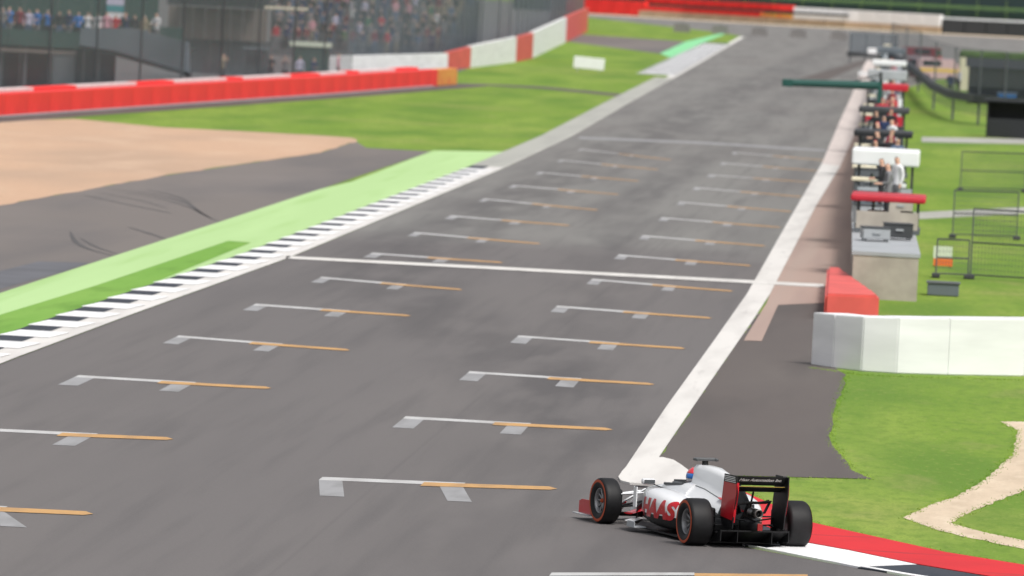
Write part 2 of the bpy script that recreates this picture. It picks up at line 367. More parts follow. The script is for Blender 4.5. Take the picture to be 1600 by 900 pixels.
S(sheet('painted_verge', mint_out + cut(KO, 106, 300)[::-1], 0.0125, M_MINT), 'pale green painted strip behind the striped kerb')
S(sheet('grass_wedge', GP((-420, 640), (0, 493), (150, 447), (357, 377), (392, 380), (230, 447), (0, 528), (-420, 676)), 0.0165, M_WEDGE), 'darker green grass wedge between kerb and painted strip')
kb = S(sheet('kerb', cut(KO, 106, Y_K) + cut(LW, 106, Y_K)[::-1], 0.034, M_KDARK, th=0.035), 'black and white striped kerb on the track edge')
kc = cut(side(LI, -0.76), 106, Y_K)
def teeth(parent, pl, pitch, wid, n0, m, z):
    me = None
    s = 0.0; L = length(pl)
    while s < L - pitch * 0.6:
        p, d = along(pl, s + pitch * 0.28); a = math.atan2(-d.x, d.y)
        if me is None:
            b = MB(); b.box((0, 0, 0), (wid, pitch * 0.5, 0.014), bevel=0.004); o = b.build('kerb_block', m, parent); me = o.data
        else: o = link('kerb_block', me, parent)
        o.location = (p.x, p.y, z); o.rotation_euler = (0, 0, a - 0.06)
        s += pitch
teeth(kb, kc, 4.45, 1.0, 0, M_KWHITE, 0.0365)
S(band('edge_line', LI[:], LW[:], 0.0205, M_LINE), 'worn white line along the left track edge')
conc = S(band('concrete_edging', cut(side(LI, -0.05), Y_K, 545), cut(side(LI, -1.3), Y_K, 545), 0.0285, M_CONCRETE, th=0.02), 'pale concrete strip along far left track edge')
kf_in = cut(side(LI, -0.3), 560, 815); kf_out = cut(side(LI, -3.0), 560, 815)
kf = S(sheet('far_kerb', kf_out + kf_in[::-1], 0.034, M_KDARK, th=0.03), 'far striped kerb where the track meets the service road')
teeth(kf, cut(side(LI, -1.65), 560, 815), 12.5, 2.6, 0, M_KWHITE, 0.0365)
S(sheet('far_painted_verge', GP((1031, 84), (1052, 92), (1094, 69), (1137, 52), (1131, 51.5), (1072, 65)), 0.0245, M_TEAL), 'fresh green painted verge beside the far kerb')
S(sheet('service_road', GP((866, 51), (1081, 65.6), (1094, 68), (1052, 88), (1031, 84), (878, 64)), 0.0085, M_RUNOFF), 'grey service road crossing the far grass')
bar1 = GP((-120, 190), (0, 182), (250, 165), (500, 148), (705, 132))
S(band('barrier_footway', side(bar1, 2.2) + GP((760, 134), (850, 139), (968, 151)), side(bar1, -1.5) + GP((760, 131.5), (850, 135.5), (972, 147)), 0.0125, M_APRON), 'narrow dark path along the foot of the red barrier')
S(sheet('sand_patch', GP((795, 95), (880, 66), (866, 61), (790, 84)), 0.006, M_SAND), 'sandy ground at the foot of the far white hoarding')
path = S(sheet('path', densify(GP((1563, 659), (1660, 659), (1660, 745), (1600, 766), (1527, 796), (1485, 817), (1515, 826), (1600, 845), (1700, 866), (1700, 880), (1600, 858), (1553, 849), (1470, 830), (1411, 809), (1451, 790), (1496, 775), (1545, 745), (1583, 711), (1591, 673)), 0.35, 0.03), 0.005, M_SAND), 'sandy curved footpath across the near grass')
S(sheet('far_path', GP((1440, 214), (1640, 218), (1640, 226), (1440, 222)), 0.005, M_CONCRETE), 'pale path across grass behind the white canopy')
S(sheet('near_path', GP((1425, 332), (1640, 322), (1640, 332), (1425, 343)), 0.005, M_CONCRETE), 'pale path across grass beside the mesh fence')
S(sheet('concourse', side(bar1, -1.6) + GP((735, 106), (830, 92), (880, 66), (905, 40)) + [at(905, 20, 1400), Vector((-420, 1400, 0)), Vector((-420, 240, 0))], 0.004, M_CONCG), 'grey spectator concourse behind the red barrier')
sb = S(sheet('sand_strip', far_front + [p + Vector((0, 26, 0)) for p in far_front[::-1]], 0.012, M_SAND), 'sandy strip at the foot of the far barrier')
# right-hand kerb: red outside, white inside, dark beyond
ko = GP((972, 739), (983, 727), (993, 720.5), (1012, 718), (1036, 717.5), (1052, 721.5), (1064, 729), (1076, 738), (1155, 768), (1270, 820), (1364, 841), (1477, 866), (1600, 886), (1720, 906))
ki = GP((966, 748), (970, 754), (984, 757.5), (1005, 759), (1025, 761), (1045, 764), (1060, 768), (1075, 776), (1105, 790), (1262, 851), (1326, 862.5), (1432, 884.5), (1560, 906), (1690, 926))
rk = S(band('corner_kerb', ko[7:], ki[7:], 0.034, M_KRED, th=0.033), 'red kerb around the corner behind the racing car')
sheet('kerb_end_block', ko[:8] + ki[:8][::-1], 0.036, M_LINE, rk, th=0.035)
sheet('white_block', GP((1196, 859.5), (1262, 851.5), (1326, 863), (1432, 885), (1340, 888.5)), 0.0305, M_KWHITE, rk, th=0.03)
sheet('dark_block', GP((1432, 885), (1560, 906.5), (1690, 927), (1600, 927), (1340, 889)), 0.027, M_KDARK, rk, th=0.026)
sheet('dark_block', GP((1110, 792), (1262, 851), (1196, 859), (1164, 854)), 0.027, M_KDARK, rk, th=0.026)
band('inside_line', GP((1160, 853), (1289, 878.5), (1410, 900), (1600, 929)), GP((1172, 854.5), (1297, 878.2), (1425, 900), (1618, 929)), 0.031, M_KWHITE, rk, th=0.03)

# painted markings, parts of the track
seg = band('boundary_line', WLt[:6], WRt[1:7], 0.0165, M_LINE, track)
seg = band('boundary_line', [WLt[5]] + WLt[6:], [WRt[6]] + WRt[7:], 0.0165, M_LINEP, track)
band('finish_line', GP((448, 401), (800, 419), (1287, 445)), GP((446, 405), (800, 423.5), (1287, 450)), 0.0205, M_LINE, track)
band('timing_line', GP((905, 214), (1100, 222), (1290, 234)), GP((905, 217), (1100, 225), (1290, 237)), 0.0085, M_GRIDT, track)
sheet('exit_line', GP((1342, 112), (1374, 116), (1372, 120), (1340, 117)), 0.0205, M_LINE, track)
sheet('dark_wedge', GP((1238, 126), (1290, 126), (1350, 101), (1354, 92)), 0.0085, M_APRON, track)  # darker slanted patch laid over the far track surface
RS = [(503.9, 745.9), (634, 651), (734, 580.5), (810.5, 524.6), (871, 478), (925.6, 436), (966.9, 398), (1004.4, 368), (1034, 340), (1062, 315.4), (1086, 293), (1108, 273), (1128, 254.5), (1146, 238)]
LS = [(-200, 780), (-34, 669), (123, 586.7), (279.7, 524.7), (400, 475), (503, 433), (582, 395.3), (648.4, 363), (704.7, 337), (756.7, 310.5), (801.7, 289.4), (842.5, 269), (876, 250), (908, 233)]
RE = [(727, 755), (830, 662), (908.7, 591.7), (968, 536), (1016.7, 489), (1058, 447), (1091.7, 408), (1120, 377.6), (1146, 349), (1167, 324.4), (1186.5, 301.6), (1204.6, 280), (1218, 262), (1233, 245.5)]
LE = [(12, 792), (153, 678), (306.7, 597.7), (442, 537.5), (547, 485.6), (636, 444.4), (706, 404), (766.5, 373.5), (817, 346), (863.6, 321), (901.5, 298), (936.7, 277.3), (967.6, 259), (992, 243)]
def grid_box(s, e, near):
    a, b = G(*s), G(*e); d = (b - a); wid = d.length; d.normalize()
    tk = Vector((0.004, -1, 0)); bar = 0.7 if near else 0.85
    t_len = 3.3; tw = 0.36
    q = [a, b, b + tk * bar, a + tk * bar]
    o = sheet('grid_marking', q, 0.0085, M_GRID, track)
    for p, sg in ((a, 1), (b - d * tw, 1)):
        t1 = tk * t_len
        if s[0] == 503.9: t1 = Vector((0.30, -4.0, 0)) if p is a else Vector((0.36, -4.0, 0))
        if s[0] == -200: t1 = Vector((0.72, -3.6, 0))
        k = [p + tk * bar * 1.01, p + d * tw + tk * bar * 1.01, p + d * tw + t1, p + t1]
        sheet('side_tick', k, 0.0085, M_GRIDT, o)
    c = b - d * (wid * 0.28) + tk * 0.3
    e2 = b + d * (wid * 0.66) + tk * 0.45
    sheet('alignment_line', [c, e2 + d * -0.15 - tk * 0.32, e2 + tk * 0.1, e2 - d * 0.1 + tk * 0.4, c + tk * 0.85], 0.0125, M_ORANGE, o)
band('grid_marking', GP((862, 895.5), (1085, 895.5)), GP((858, 900.5), (1085, 899.5)), 0.0085, M_GRID, track)
band('alignment_line', GP((1085, 896.5), (1262, 898.5)), GP((1085, 901), (1262, 902)), 0.0085, M_ORANGE, track)
for k, (s, e) in enumerate(zip(RS, RE)): grid_box(s, e, k < 4)
for k, (s, e) in enumerate(zip(LS, LE)): grid_box(s, e, k < 4)
def ribbon(name, pts, wd, z, m, parent):
    pl = GP(*pts); sm = []
    for i in range(len(pl) - 1):
        p0 = pl[max(i - 1, 0)]; p1 = pl[i]; p2 = pl[i + 1]; p3 = pl[min(i + 2, len(pl) - 1)]
        for j in range(6):
            t = j / 6
            sm.append(0.5 * ((2 * p1) + (p2 - p0) * t + (2 * p0 - 5 * p1 + 4 * p2 - p3) * t * t + (3 * p1 - p0 - 3 * p2 + p3) * t ** 3))
    sm.append(pl[-1])
    n = len(sm); l_, r_ = [], []
    for i, p in enumerate(sm):
        t = (sm[min(i + 1, n - 1)] - sm[max(i - 1, 0)]); t.normalize(); k = wd * (0.25 + 0.75 * math.sin(math.pi * i / (n - 1)))
        l_.append(p + Vector((-t.y, t.x, 0)) * k / 2); r_.append(p - Vector((-t.y, t.x, 0)) * k / 2)
    return band(name, l_, r_, z, m, parent)
for pts, wd in (([(130, 305), (190, 318), (250, 330), (268, 334)], 0.35), ([(165, 295), (235, 303), (290, 317), (315, 334), (345, 348)], 0.4),
                ([(230, 297), (275, 307), (300, 318)], 0.3), ([(150, 300), (220, 314), (262, 326)], 0.25), ([(172, 299), (240, 308), (300, 326), (330, 342)], 0.25), ([(125, 372), (150, 386), (192, 400)], 0.3), ([(200, 355), (230, 364), (262, 375)], 0.4), ([(110, 362), (118, 378), (140, 390), (185, 402)], 0.45)):
    ribbon('skid_mark', pts, wd * 0.36, 0.0085, M_SKID, runoff)
sheet('dark_patch', GP((-260, 505), (-100, 455), (0, 424), (60, 409), (140, 411), (95, 426), (0, 452), (-260, 530)), 0.0085, mat('sealed_asphalt', (0.12, 0.122, 0.138), 0.8, noise=0.25, scale=0.5), runoff)

# ------------------------------------------------------------------ the racing car
C_WHITE = mat('car_white', (0.74, 0.75, 0.77), 0.28, coat=0.6)
C_BLACK = mat('car_carbon', (0.007, 0.007, 0.008), 0.5, spec=0.3)
C_DGREY = mat('car_dark_grey', (0.06, 0.065, 0.07), 0.4)
C_RED = mat('car_red', (0.50, 0.006, 0.016), 0.32, coat=0.5, spec=0.3)
C_RUBBER = mat('car_rubber', (0.008, 0.008, 0.0095), 0.6, noise=0.4, scale=9.0, spec=0.35)
C_STRIPE = mat('tyre_orange', (0.42, 0.06, 0.015), 0.6)
C_RIM = mat('rim_metal', (0.28, 0.28, 0.29), 0.4, metal=0.7)
C_RIMD = mat('rim_dark', (0.02, 0.02, 0.022), 0.5)
C_STEEL = mat('bare_steel', (0.16, 0.15, 0.145), 0.4, metal=1.0)
C_HBLUE = mat('helmet_blue', (0.02, 0.16, 0.55), 0.25, coat=0.6)
C_HRED = mat('helmet_red', (0.62, 0.03, 0.05), 0.25, coat=0.6)
C_HWHITE = mat('helmet_white', (0.75, 0.72, 0.74), 0.25, coat=0.6)
C_LETTER = mat('white_lettering', (0.8, 0.8, 0.8), 0.5)
C_SUIT = mat('race_suit', (0.55, 0.55, 0.56), 0.8)

CAR_YAW = R(23)
_rl = Vector((-3.40, 105.7, 0))
car = empty('racing_car', _rl + Vector((math.cos(CAR_YAW), math.sin(CAR_YAW), 0)) * 0.725 + Vector((0, 0, 0.006)), CAR_YAW)
tag(car, 'white, red and black open-wheel racing car riding the corner kerb', 'racing car')

def mir(pr, y): 
    """half profile (halfwidth, z) from top to bottom -> closed ring at station y"""
    rgt = [(h, y, z) for (h, z) in pr]; lft = [(-h, y, z) for (h, z) in pr[::-1] if h > 1e-6]
    return rgt + lft
def sup(y, x0, x1, z0, z1, n=20, e=3.2):
    out = []
    for i in range(n):
        t = 2 * math.pi * i / n; c, s_ = math.cos(t), math.sin(t)
        out.append(((x0 + x1) / 2 + (x1 - x0) / 2 * math.copysign(abs(c) ** (2 / e), c), y, (z0 + z1) / 2 + (z1 - z0) / 2 * math.copysign(abs(s_) ** (2 / e), s_)))
    return out
# nose and tub with the open cockpit
st = [(4.42, [(0, .245), (.03, .243), (.055, .235), (.065, .215), (.06, .195), (.05, .185), (.03, .18), (0, .18)]),
      (4.30, [(0, .29), (.06, .288), (.09, .275), (.10, .24), (.095, .21), (.08, .19), (.05, .185), (0, .185)]),
      (4.0, [(0, .40), (.08, .395), (.125, .37), (.135, .32), (.13, .27), (.11, .24), (.07, .23), (0, .23)]),
      (3.6, [(0, .535), (.10, .53), (.155, .50), (.165, .43), (.16, .36), (.13, .31), (.08, .30), (0, .30)]),
      (3.15, [(0, .61), (.12, .605), (.19, .575), (.205, .48), (.20, .38), (.17, .32), (.1, .30), (0, .30)]),
      (2.85, [(0, .645), (.14, .64), (.225, .60), (.25, .48), (.25, .34), (.22, .24), (.12, .20), (0, .20)]),
      (2.62, [(0, .645), (.15, .64), (.24, .61), (.29, .48), (.29, .30), (.27, .18), (.15, .12), (0, .12)]),
      (2.57, [(0, .40), (.20, .42), (.235, .66), (.30, .60), (.31, .40), (.29, .16), (.15, .10), (0, .10)]),
      (2.2, [(0, .30), (.22, .32), (.245, .68), (.31, .62), (.34, .42), (.32, .14), (.15, .09), (0, .09)]),
      (1.82, [(0, .30), (.20, .32), (.235, .72), (.31, .66), (.35, .45), (.33, .13), (.15, .09), (0, .09)]),
      (1.76, [(0, .74), (.15, .745), (.23, .73), (.31, .66), (.35, .45), (.33, .13), (.15, .09), (0, .09)]),
      (1.50, [(0, .74), (.15, .74), (.23, .71), (.31, .62), (.35, .45), (.33, .13), (.15, .09), (0, .09)])]
b = MB(); b.loft([mir(p, y) for y, p in st]); tub = b.build('tub', C_WHITE, car); smooth_by_angle(tub, 50)
b = MB(); b.box((0, 2.52, .655), (.30, .05, .05)); b.box((0, 2.48, .70), (.26, .012, .07), rx=0.5); b.build('windscreen', C_DGREY, tub)
b = MB()
for sx in (-1, 1): b.tube((sx * .22, 1.80, .70), (sx * .235, 2.2, .70), .035, .03)
b.tube((-.22, 1.80, .71), (.22, 1.80, .71), .045, .045); b.build('headrest', C_DGREY, tub)
for sx in (-1, 1):
    b = MB(); b.path([(sx * .245, 1.82, .725), (sx * .25, 2.2, .69), (sx * .24, 2.55, .667)], .018, 6); b.build('cockpit_rim', C_DGREY, tub)
# engine cover with the air box
st = [(1.72, [(0, 1.005), (.09, 1.0), (.13, .955), (.13, .86), (.15, .76), (.24, .67), (.33, .56), (.35, .40), (.35, .12)]),
      (1.52, [(0, 1.01), (.095, 1.005), (.13, .95), (.135, .83), (.17, .72), (.27, .63), (.35, .52), (.36, .38), (.36, .12)]),
      (1.18, [(0, 1.005), (.085, .997), (.115, .94), (.12, .80), (.16, .70), (.26, .61), (.33, .50), (.34, .36), (.34, .12)]),
      (0.82, [(0, .965), (.05, .955), (.08, .90), (.09, .74), (.14, .64), (.22, .56), (.28, .46), (.29, .34), (.29, .12)]),
      (0.40, [(0, .885), (.035, .875), (.055, .82), (.075, .67), (.12, .57), (.18, .50), (.22, .42), (.23, .32), (.23, .14)]),
      (0.10, [(0, .78), (.022, .77), (.042, .71), (.065, .58), (.10, .50), (.14, .44), (.17, .38), (.18, .30), (.18, .16)]),
      (-.12, [(0, .64), (.016, .63), (.035, .58), (.06, .51), (.085, .45), (.11, .41), (.13, .36), (.14, .30), (.14, .18)])]
b = MB(); b.loft([mir(p, y) for y, p in st])
bmesh.ops.bisect_plane(b.bm, geom=b.bm.verts[:] + b.bm.edges[:] + b.bm.faces[:], plane_co=(0, .34, 0), plane_no=(0, 1, -.25))
for f in b.bm.faces:
    k = f.calc_center_median()
    if k.y - .25 * k.z < .34: f.material_index = 1
ec = b.build('engine_cover', [C_WHITE, C_BLACK], car, smooth=True); smooth_by_angle(ec, 60)
b = MB(); b.loft([sup(1.745, -.085, .085, .80, .945), sup(1.70, -.08, .08, .805, .94)]); b.build('air_intake', C_RIMD, ec)
b = MB(); b.tube((0, 1.62, .995), (0, 1.62, 1.07), .05, .045); b.build('camera_mast', C_BLACK, ec)
b = MB(); b.box((0, 1.62, 1.085), (.32, .11, .042), bevel=.014); b.box((-.15, 1.60, 1.083), (.045, .13, .042), bevel=.012); b.box((.15, 1.60, 1.083), (.045, .13, .042), bevel=.012)
b.build('camera_pod', C_DGREY, ec)
for sx in (-1, 1):
    b = MB(); b.arm((sx * .145, .62, .62), (sx * .085, -.12, .50), .02, .06, axis=(1, 0, 0)); b.build('red_flash', C_RED, ec)
for sx in (-1, 1):
    b = MB(); b.path([(sx * .174, 1.52, .72), (sx * .164, 1.18, .70), (sx * .144, .82, .64), (sx * .123, .40, .57)], .006, 5); b.build('panel_seam', C_DGREY, ec)
# side pods
def pod(sx):
    S_ = [(2.20, .34, .66, .30, .60), (2.12, .30, .73, .20, .635), (1.9, .27, .765, .14, .64), (1.55, .25, .765, .11, .62), (1.2, .22, .72, .10, .575), (.9, .2, .62, .09, .52), (.6, .15, .48, .09, .45), (.3, .1, .34, .09, .385), (.02, .05, .22, .1, .33)]
    b = MB(); b.loft([[(sx * x, y, z) for (x, y, z) in sup(y, x0, x1, z0, z1, 28)] for y, x0, x1, z0, z1 in S_])
    bmesh.ops.recalc_face_normals(b.bm, faces=b.bm.faces)
    bmesh.ops.bisect_plane(b.bm, geom=b.bm.verts[:] + b.bm.edges[:] + b.bm.faces[:], plane_co=(0, 0, .295), plane_no=(0, 0, 1))
    for f in b.bm.faces:
        c = f.calc_center_median()
        if c.z < .295: f.material_index = 1
        if c.y > 2.19 or c.y < .45 or (c.y < .95 and abs(c.x) < .42 and c.z < .5): f.material_index = 1
    tree = BVHTree.FromBMesh(b.bm)
    o = b.build('side_pod', [C_WHITE, C_BLACK], car); smooth_by_angle(o, 50)
    return o, tree
podL, treeL = pod(-1); podR, treeR = pod(1)
def text_mesh(s_, size, bold, shear=0.0, cuts=None):
    cu = bpy.data.curves.new('t', 'FONT'); cu.body = s_; cu.size = size; cu.offset = bold; cu.shear = shear; cu.resolution_u = 4
    ob = bpy.data.objects.new('t', cu); COL.objects.link(ob)
    dg = bpy.context.evaluated_depsgraph_get(); dg.update()
    me = bpy.data.meshes.new_from_object(ob.evaluated_get(dg)); bpy.data.objects.remove(ob)
    bm = bmesh.new(); bm.from_mesh(me); bpy.data.meshes.remove(me)
    return bm
def bounds(bm):
    xs = [v.co.x for v in bm.verts]; ys = [v.co.y for v in bm.verts]
    return min(xs), max(xs), min(ys), max(ys)
def flank_text(pd, tree, sx, s_):
    bm = text_mesh(s_, 1.0, 0.06, 0.2); x0, x1, y0, y1 = bounds(bm)
    for k in range(1, 40):
        bmesh.ops.bisect_plane(bm, geom=bm.verts[:] + bm.edges[:] + bm.faces[:], plane_co=(x0 + (x1 - x0) * k / 40, 0, 0), plane_no=(1, 0, 0))
    for k in range(1, 10):
        bmesh.ops.bisect_plane(bm, geom=bm.verts[:] + bm.edges[:] + bm.faces[:], plane_co=(0, y0 + (y1 - y0) * k / 10, 0), plane_no=(0, 1, 0))
    YF, YB = 2.03, .97
    for v in bm.verts:
        u = (v.co.x - x0) / (x1 - x0); t = (v.co.y - y0) / (y1 - y0)
        y = (YF + (YB - YF) * u) if sx < 0 else (YB + (YF - YB) * u)
        z = .245 + t * .275
        h = tree.ray_cast(Vector((sx * 2, y, z)), Vector((-sx, 0, 0)))
        x = h[0].x if h[0] else sx * .5
        v.co = (x + sx * .006, y, z)
    bmesh.ops.recalc_face_normals(bm, faces=bm.faces)
    me = bpy.data.meshes.new('lettering'); bm.to_mesh(me); bm.free(); me.materials.append(C_RED)
    link('lettering', me, pd)
flank_text(podL, treeL, -1, 'HAAS'); flank_text(podR, treeR, 1, 'HAAS')
for sx, pd in ((-1, podL), (1, podR)):
    b = MB(); b.box((sx * .80, 2.22, .49), (.02, .12, .29), bevel=.006); b.build('inlet_vane', C_WHITE, pd)
    b = MB(); b.arm((sx * .80, 2.22, .635), (sx * .66, 2.14, .635), .10, .018); b.build('vane_bridge', C_BLACK, pd)
    b = MB(); b.box((sx * .56, 2.36, .70), (.20, .10, .085), bevel=.03); m_ = b.build('mirror', C_WHITE, car)
    b = MB(); b.box((sx * .56, 2.308, .70), (.16, .006, .055)); b.build('mirror_glass', C_DGREY, m_)
    b = MB(); b.arm((sx * .50, 2.38, .67), (sx * .30, 2.36, .60), .05, .015); b.build('stalk', C_BLACK, m_)
    b = MB(); b.prism([(sx * .40, 2.95, .10), (sx * .62, 2.55, .08), (sx * .70, 2.40, .10), (sx * .68, 2.42, .34), (sx * .52, 2.66, .38), (sx * .38, 2.95, .34)], (sx * .014, 0, 0)); b.build('barge_board', C_BLACK, car)
    b = MB(); b.arm((sx * .42, 2.75, .30), (sx * .82, 2.40, .24), .16, .025); b.build('turning_vane', C_RED, car)
    b = MB(); b.arm((sx * .60, 2.60, .16), (sx * .86, 2.22, .15), .17, .03); b.build('turning_vane', C_WHITE, car)
    b = MB(); b.box((sx * .80, 2.12, .075), (.18, .34, .02), bevel=.006); b.box((sx * .885, 2.12, .11), (.012, .30, .09), bevel=.004); b.build('floor_footplate', C_LETTER if False else M_LGREY, car)
# floor and diffuser
b = MB(); b.prism([(-.32, 2.45, .045), (-.70, 2.25, .045), (-.70, .75, .045), (-.52, .35, .045), (-.50, -.05, .045), (.50, -.05, .045), (.52, .35, .045), (.70, .75, .045), (.70, 2.25, .045), (.32, 2.45, .045)], (0, 0, .02)); b.build('floor', C_BLACK, car)
b = MB()
for sx in (-1, 1):
    b.prism([(sx * .50, -.05, .05), (sx * .50, -.42, .10), (sx * .50, -.42, .26), (sx * .50, -.05, .12)], (sx * .012, 0, 0))
    b.prism([(sx * .25, .1, .05), (sx * .25, -.42, .08), (sx * .25, -.42, .25), (sx * .25, .1, .10)], (sx * .01, 0, 0))
b.prism([(-.5, 0, .06), (-.5, -.42, .235), (-.5, -.42, .255), (-.5, 0, .085)], (1.0, 0, 0)); b.build('diffuser', C_BLACK, car)
# gearbox, crash structure, rain light, exhaust
b = MB(); b.loft([sup(.35, -.2, .2, .12, .46), sup(-.05, -.14, .14, .16, .42), sup(-.30, -.085, .085, .22, .40), sup(-.58, -.05, .05, .26, .37)]); gb = b.build('gearbox', C_BLACK, car, smooth=True)
b = MB(); b.box((0, -.592, .315), (.075, .02, .10), bevel=.006); b.build('rain_light', mat('rain_light_lens', (0.25, 0.01, 0.01), 0.25), gb)
b = MB(); b.lathe([(0, .055), (.0, .068), (-.3, .062), (-.3, .048), (0, .055)], (0, 0, 0), n=20)
ex = b.build('exhaust', C_STEEL, car, smooth=True); ex.rotation_euler = (0, 0.12, R(90)); ex.location = (0, -.36, .465)
ex.rotation_euler = (0, 0, R(90))
b = MB(); b.path([(-.20, -.34, .43), (-.22, -.38, .52), (-.19, -.40, .585), (-.10, -.42, .605), (0, -.43, .61), (.10, -.42, .605), (.19, -.40, .62), (.24, -.39, .635)], .016, 6); b.build('monkey_seat', C_BLACK, car)
b = MB(); b.prism([(-.22, -.46, .585), (-.22, -.36, .565), (.22, -.36, .585), (.24, -.46, .625)], (0, 0, .014))
b.prism([(.17, -.34, .44), (.17, -.44, .46), (.25, -.46, .64), (.24, -.38, .62)], (.012, 0, 0)); b.prism([(-.17, -.34, .44), (-.17, -.44, .46), (-.22, -.46, .60), (-.21, -.38, .58)], (-.012, 0, 0)); b.build('exhaust_winglet', C_BLACK, car)
# rear wing
YR = -.88
rw = None
def foil(y0, y1, z0, z1, th, hw, n=8, camber=.03):
    """aerofoil section swept across the car"""
    top, bot = [], []
    for i in range(n + 1):
        t = i / n; y = y0 + (y1 - y0) * t; z = z0 + (z1 - z0) * t - camber * math.sin(math.pi * t)
        d = th * (0.25 + math.sin(math.pi * min(1, t * .9 + .1)) ) / 2
        top.append((y, z + d)); bot.append((y, z - d))
    ring = top + bot[::-1]
    return [[(x, y, z) for (y, z) in ring] for x in (-hw, hw)]
b = MB(); b.loft(foil(-.42, -.74, .770, .800, .055, .369)); wing = b.build('rear_wing', C_BLACK, car); smooth_by_angle(wing, 40)
b = MB(); b.loft(foil(-.70, -.86, .825, .952, .022, .369, camber=.012)); fl = b.build('wing_flap', C_BLACK, wing); smooth_by_angle(fl, 40)
b = MB(); b.box((0, -.80, .808), (.738, .006, .006)); b.build('gold_trim', mat('gold_trim', (0.45, 0.3, 0.05), 0.4), wing)
bm = text_mesh('Haas Automation Inc.', 1.0, 0.035, 0.12); x0, x1, y0, y1 = bounds(bm)
n_ = Vector((0, -.11, -.15)); 
for v in bm.verts:
    u = (v.co.x - x0) / (x1 - x0); t = (v.co.y - y0) / (y1 - y0)
    v.co = (-.325 + .63 * u, -.790 - .068 * t - .018, .885 + .045 * t - .004)
bmesh.ops.recalc_face_normals(bm, faces=bm.faces)
me = bpy.data.meshes.new('lettering'); bm.to_mesh(me); bm.free(); me.materials.append(C_LETTER); link('lettering', me, fl)
for sx in (-1, 1):
    prof = [(sx * .372, -.42, .955), (sx * .372, -.90, .955), (sx * .372, -.90, .70), (sx * .372, -.83, .44), (sx * .372, -.80, .22), (sx * .372, -.42, .22), (sx * .372, -.33, .36), (sx * .372, -.36, .62)]
    b = MB(); b.prism(prof, (sx * .018, 0, 0)); ep = b.build('endplate', C_BLACK, wing)
    p2 = [(sx * .3915, -.425, .845), (sx * .3915, -.897, .845), (sx * .3915, -.897, .70), (sx * .3915, -.827, .44), (sx * .3915, -.79, .33), (sx * .3915, -.345, .36), (sx * .3915, -.365, .62)]
    b = MB(); b.prism(p2, (sx * .003, 0, 0)); b.build('red_panel', C_RED, ep)
    if sx < 0:
        b = MB(); b.prism([(-.372 + .016, -.901, .86), (-.39, -.901, .86), (-.39, -.901, .70), (-.39, -.831, .44), (-.39, -.80, .30), (-.356, -.80, .30), (-.356, -.831, .44), (-.356, -.901, .70)], (0, -.004, 0)); b.build('trailing_panel', C_RED, ep)
    for k in range(4):
        b = MB(); b.box((sx * .3925, -.66 + .01 * k, .862 + .023 * k), (.005, .40, .0095)); b.build('louvre', C_LETTER, ep)
b = MB(); b.arm((0, -.58, .79), (0, -.42, .40), .05, .022, axis=(1, 0, 0)); b.build('wing_pylon', C_BLACK, wing)
b = MB(); b.arm((.3, -.86, .955), (.36, -.86, .955), .03, .03); b.build('gurney_tab', C_BLACK, wing)
wing.location = (0, .27, .065)
for ch in list(car.children):
    if ch.name.split('.')[0] in ('monkey_seat', 'exhaust_winglet', 'exhaust'): ch.location = ch.location + Vector((0, .12, .03))
# wheels
def wheel(sx, xc, y, wd, rad, front):
    h = wd / 2
    w_ = empty('wheel', (xc, y, rad), 0, car)
    prof = [(-h * .72, .175), (-h * .92, .20), (-h, .255), (-h * .97, rad - .035), (-h * .90, rad - .014), (-h * .72, rad - .002), (-h * .3, rad), (h * .3, rad), (h * .72, rad - .002), (h * .90, rad - .014), (h * .97, rad - .035), (h, .255), (h * .92, .20), (h * .72, .175)]
    b = MB(); b.lathe(prof, (0, 0, 0), n=64); b.build('tyre', C_RUBBER, w_, smooth=True)
    b = MB(); b.lathe([(sx * (h * 1.004), .262), (sx * (h * 1.012), .27), (sx * (h * 1.012), .292), (sx * (h * .998), .30)], (0, 0, 0), n=64); b.build('sidewall_stripe', C_STRIPE, w_, smooth=True)
    prof = [(h * .74, .182), (h * .80, .172), (h * .70, .163), (h * .1, .150), (-h * .75, .165), (-h * .75, .18)]
    b = MB(); b.lathe([(sx * a, r) for a, r in prof], (0, 0, 0), n=48); rim = b.build('rim', C_RIM, w_, smooth=True)
    b = MB()
    for k in range(10):
        t = 2 * math.pi * k / 10; c, s_ = math.cos(t), math.sin(t)
        b.arm((sx * h * .30, c * .03, s_ * .03), (sx * h * .45, c * .158, s_ * .158), .032, .02, axis=(1, 0, 0))
    b.build('spokes', C_RIM, rim)
    b = MB(); b.lathe([(sx * h * .12, .001), (sx * h * .12, .155)], (0, 0, 0), n=32); b.build('brake_drum', C_RIMD, rim)
    b = MB(); b.lathe([(sx * h * .62, .001), (sx * h * .60, .022), (sx * h * .40, .034), (sx * h * .2, .036)], (0, 0, 0), n=16); b.build('wheel_nut', C_STRIPE if front else C_STEEL, rim)
    return w_
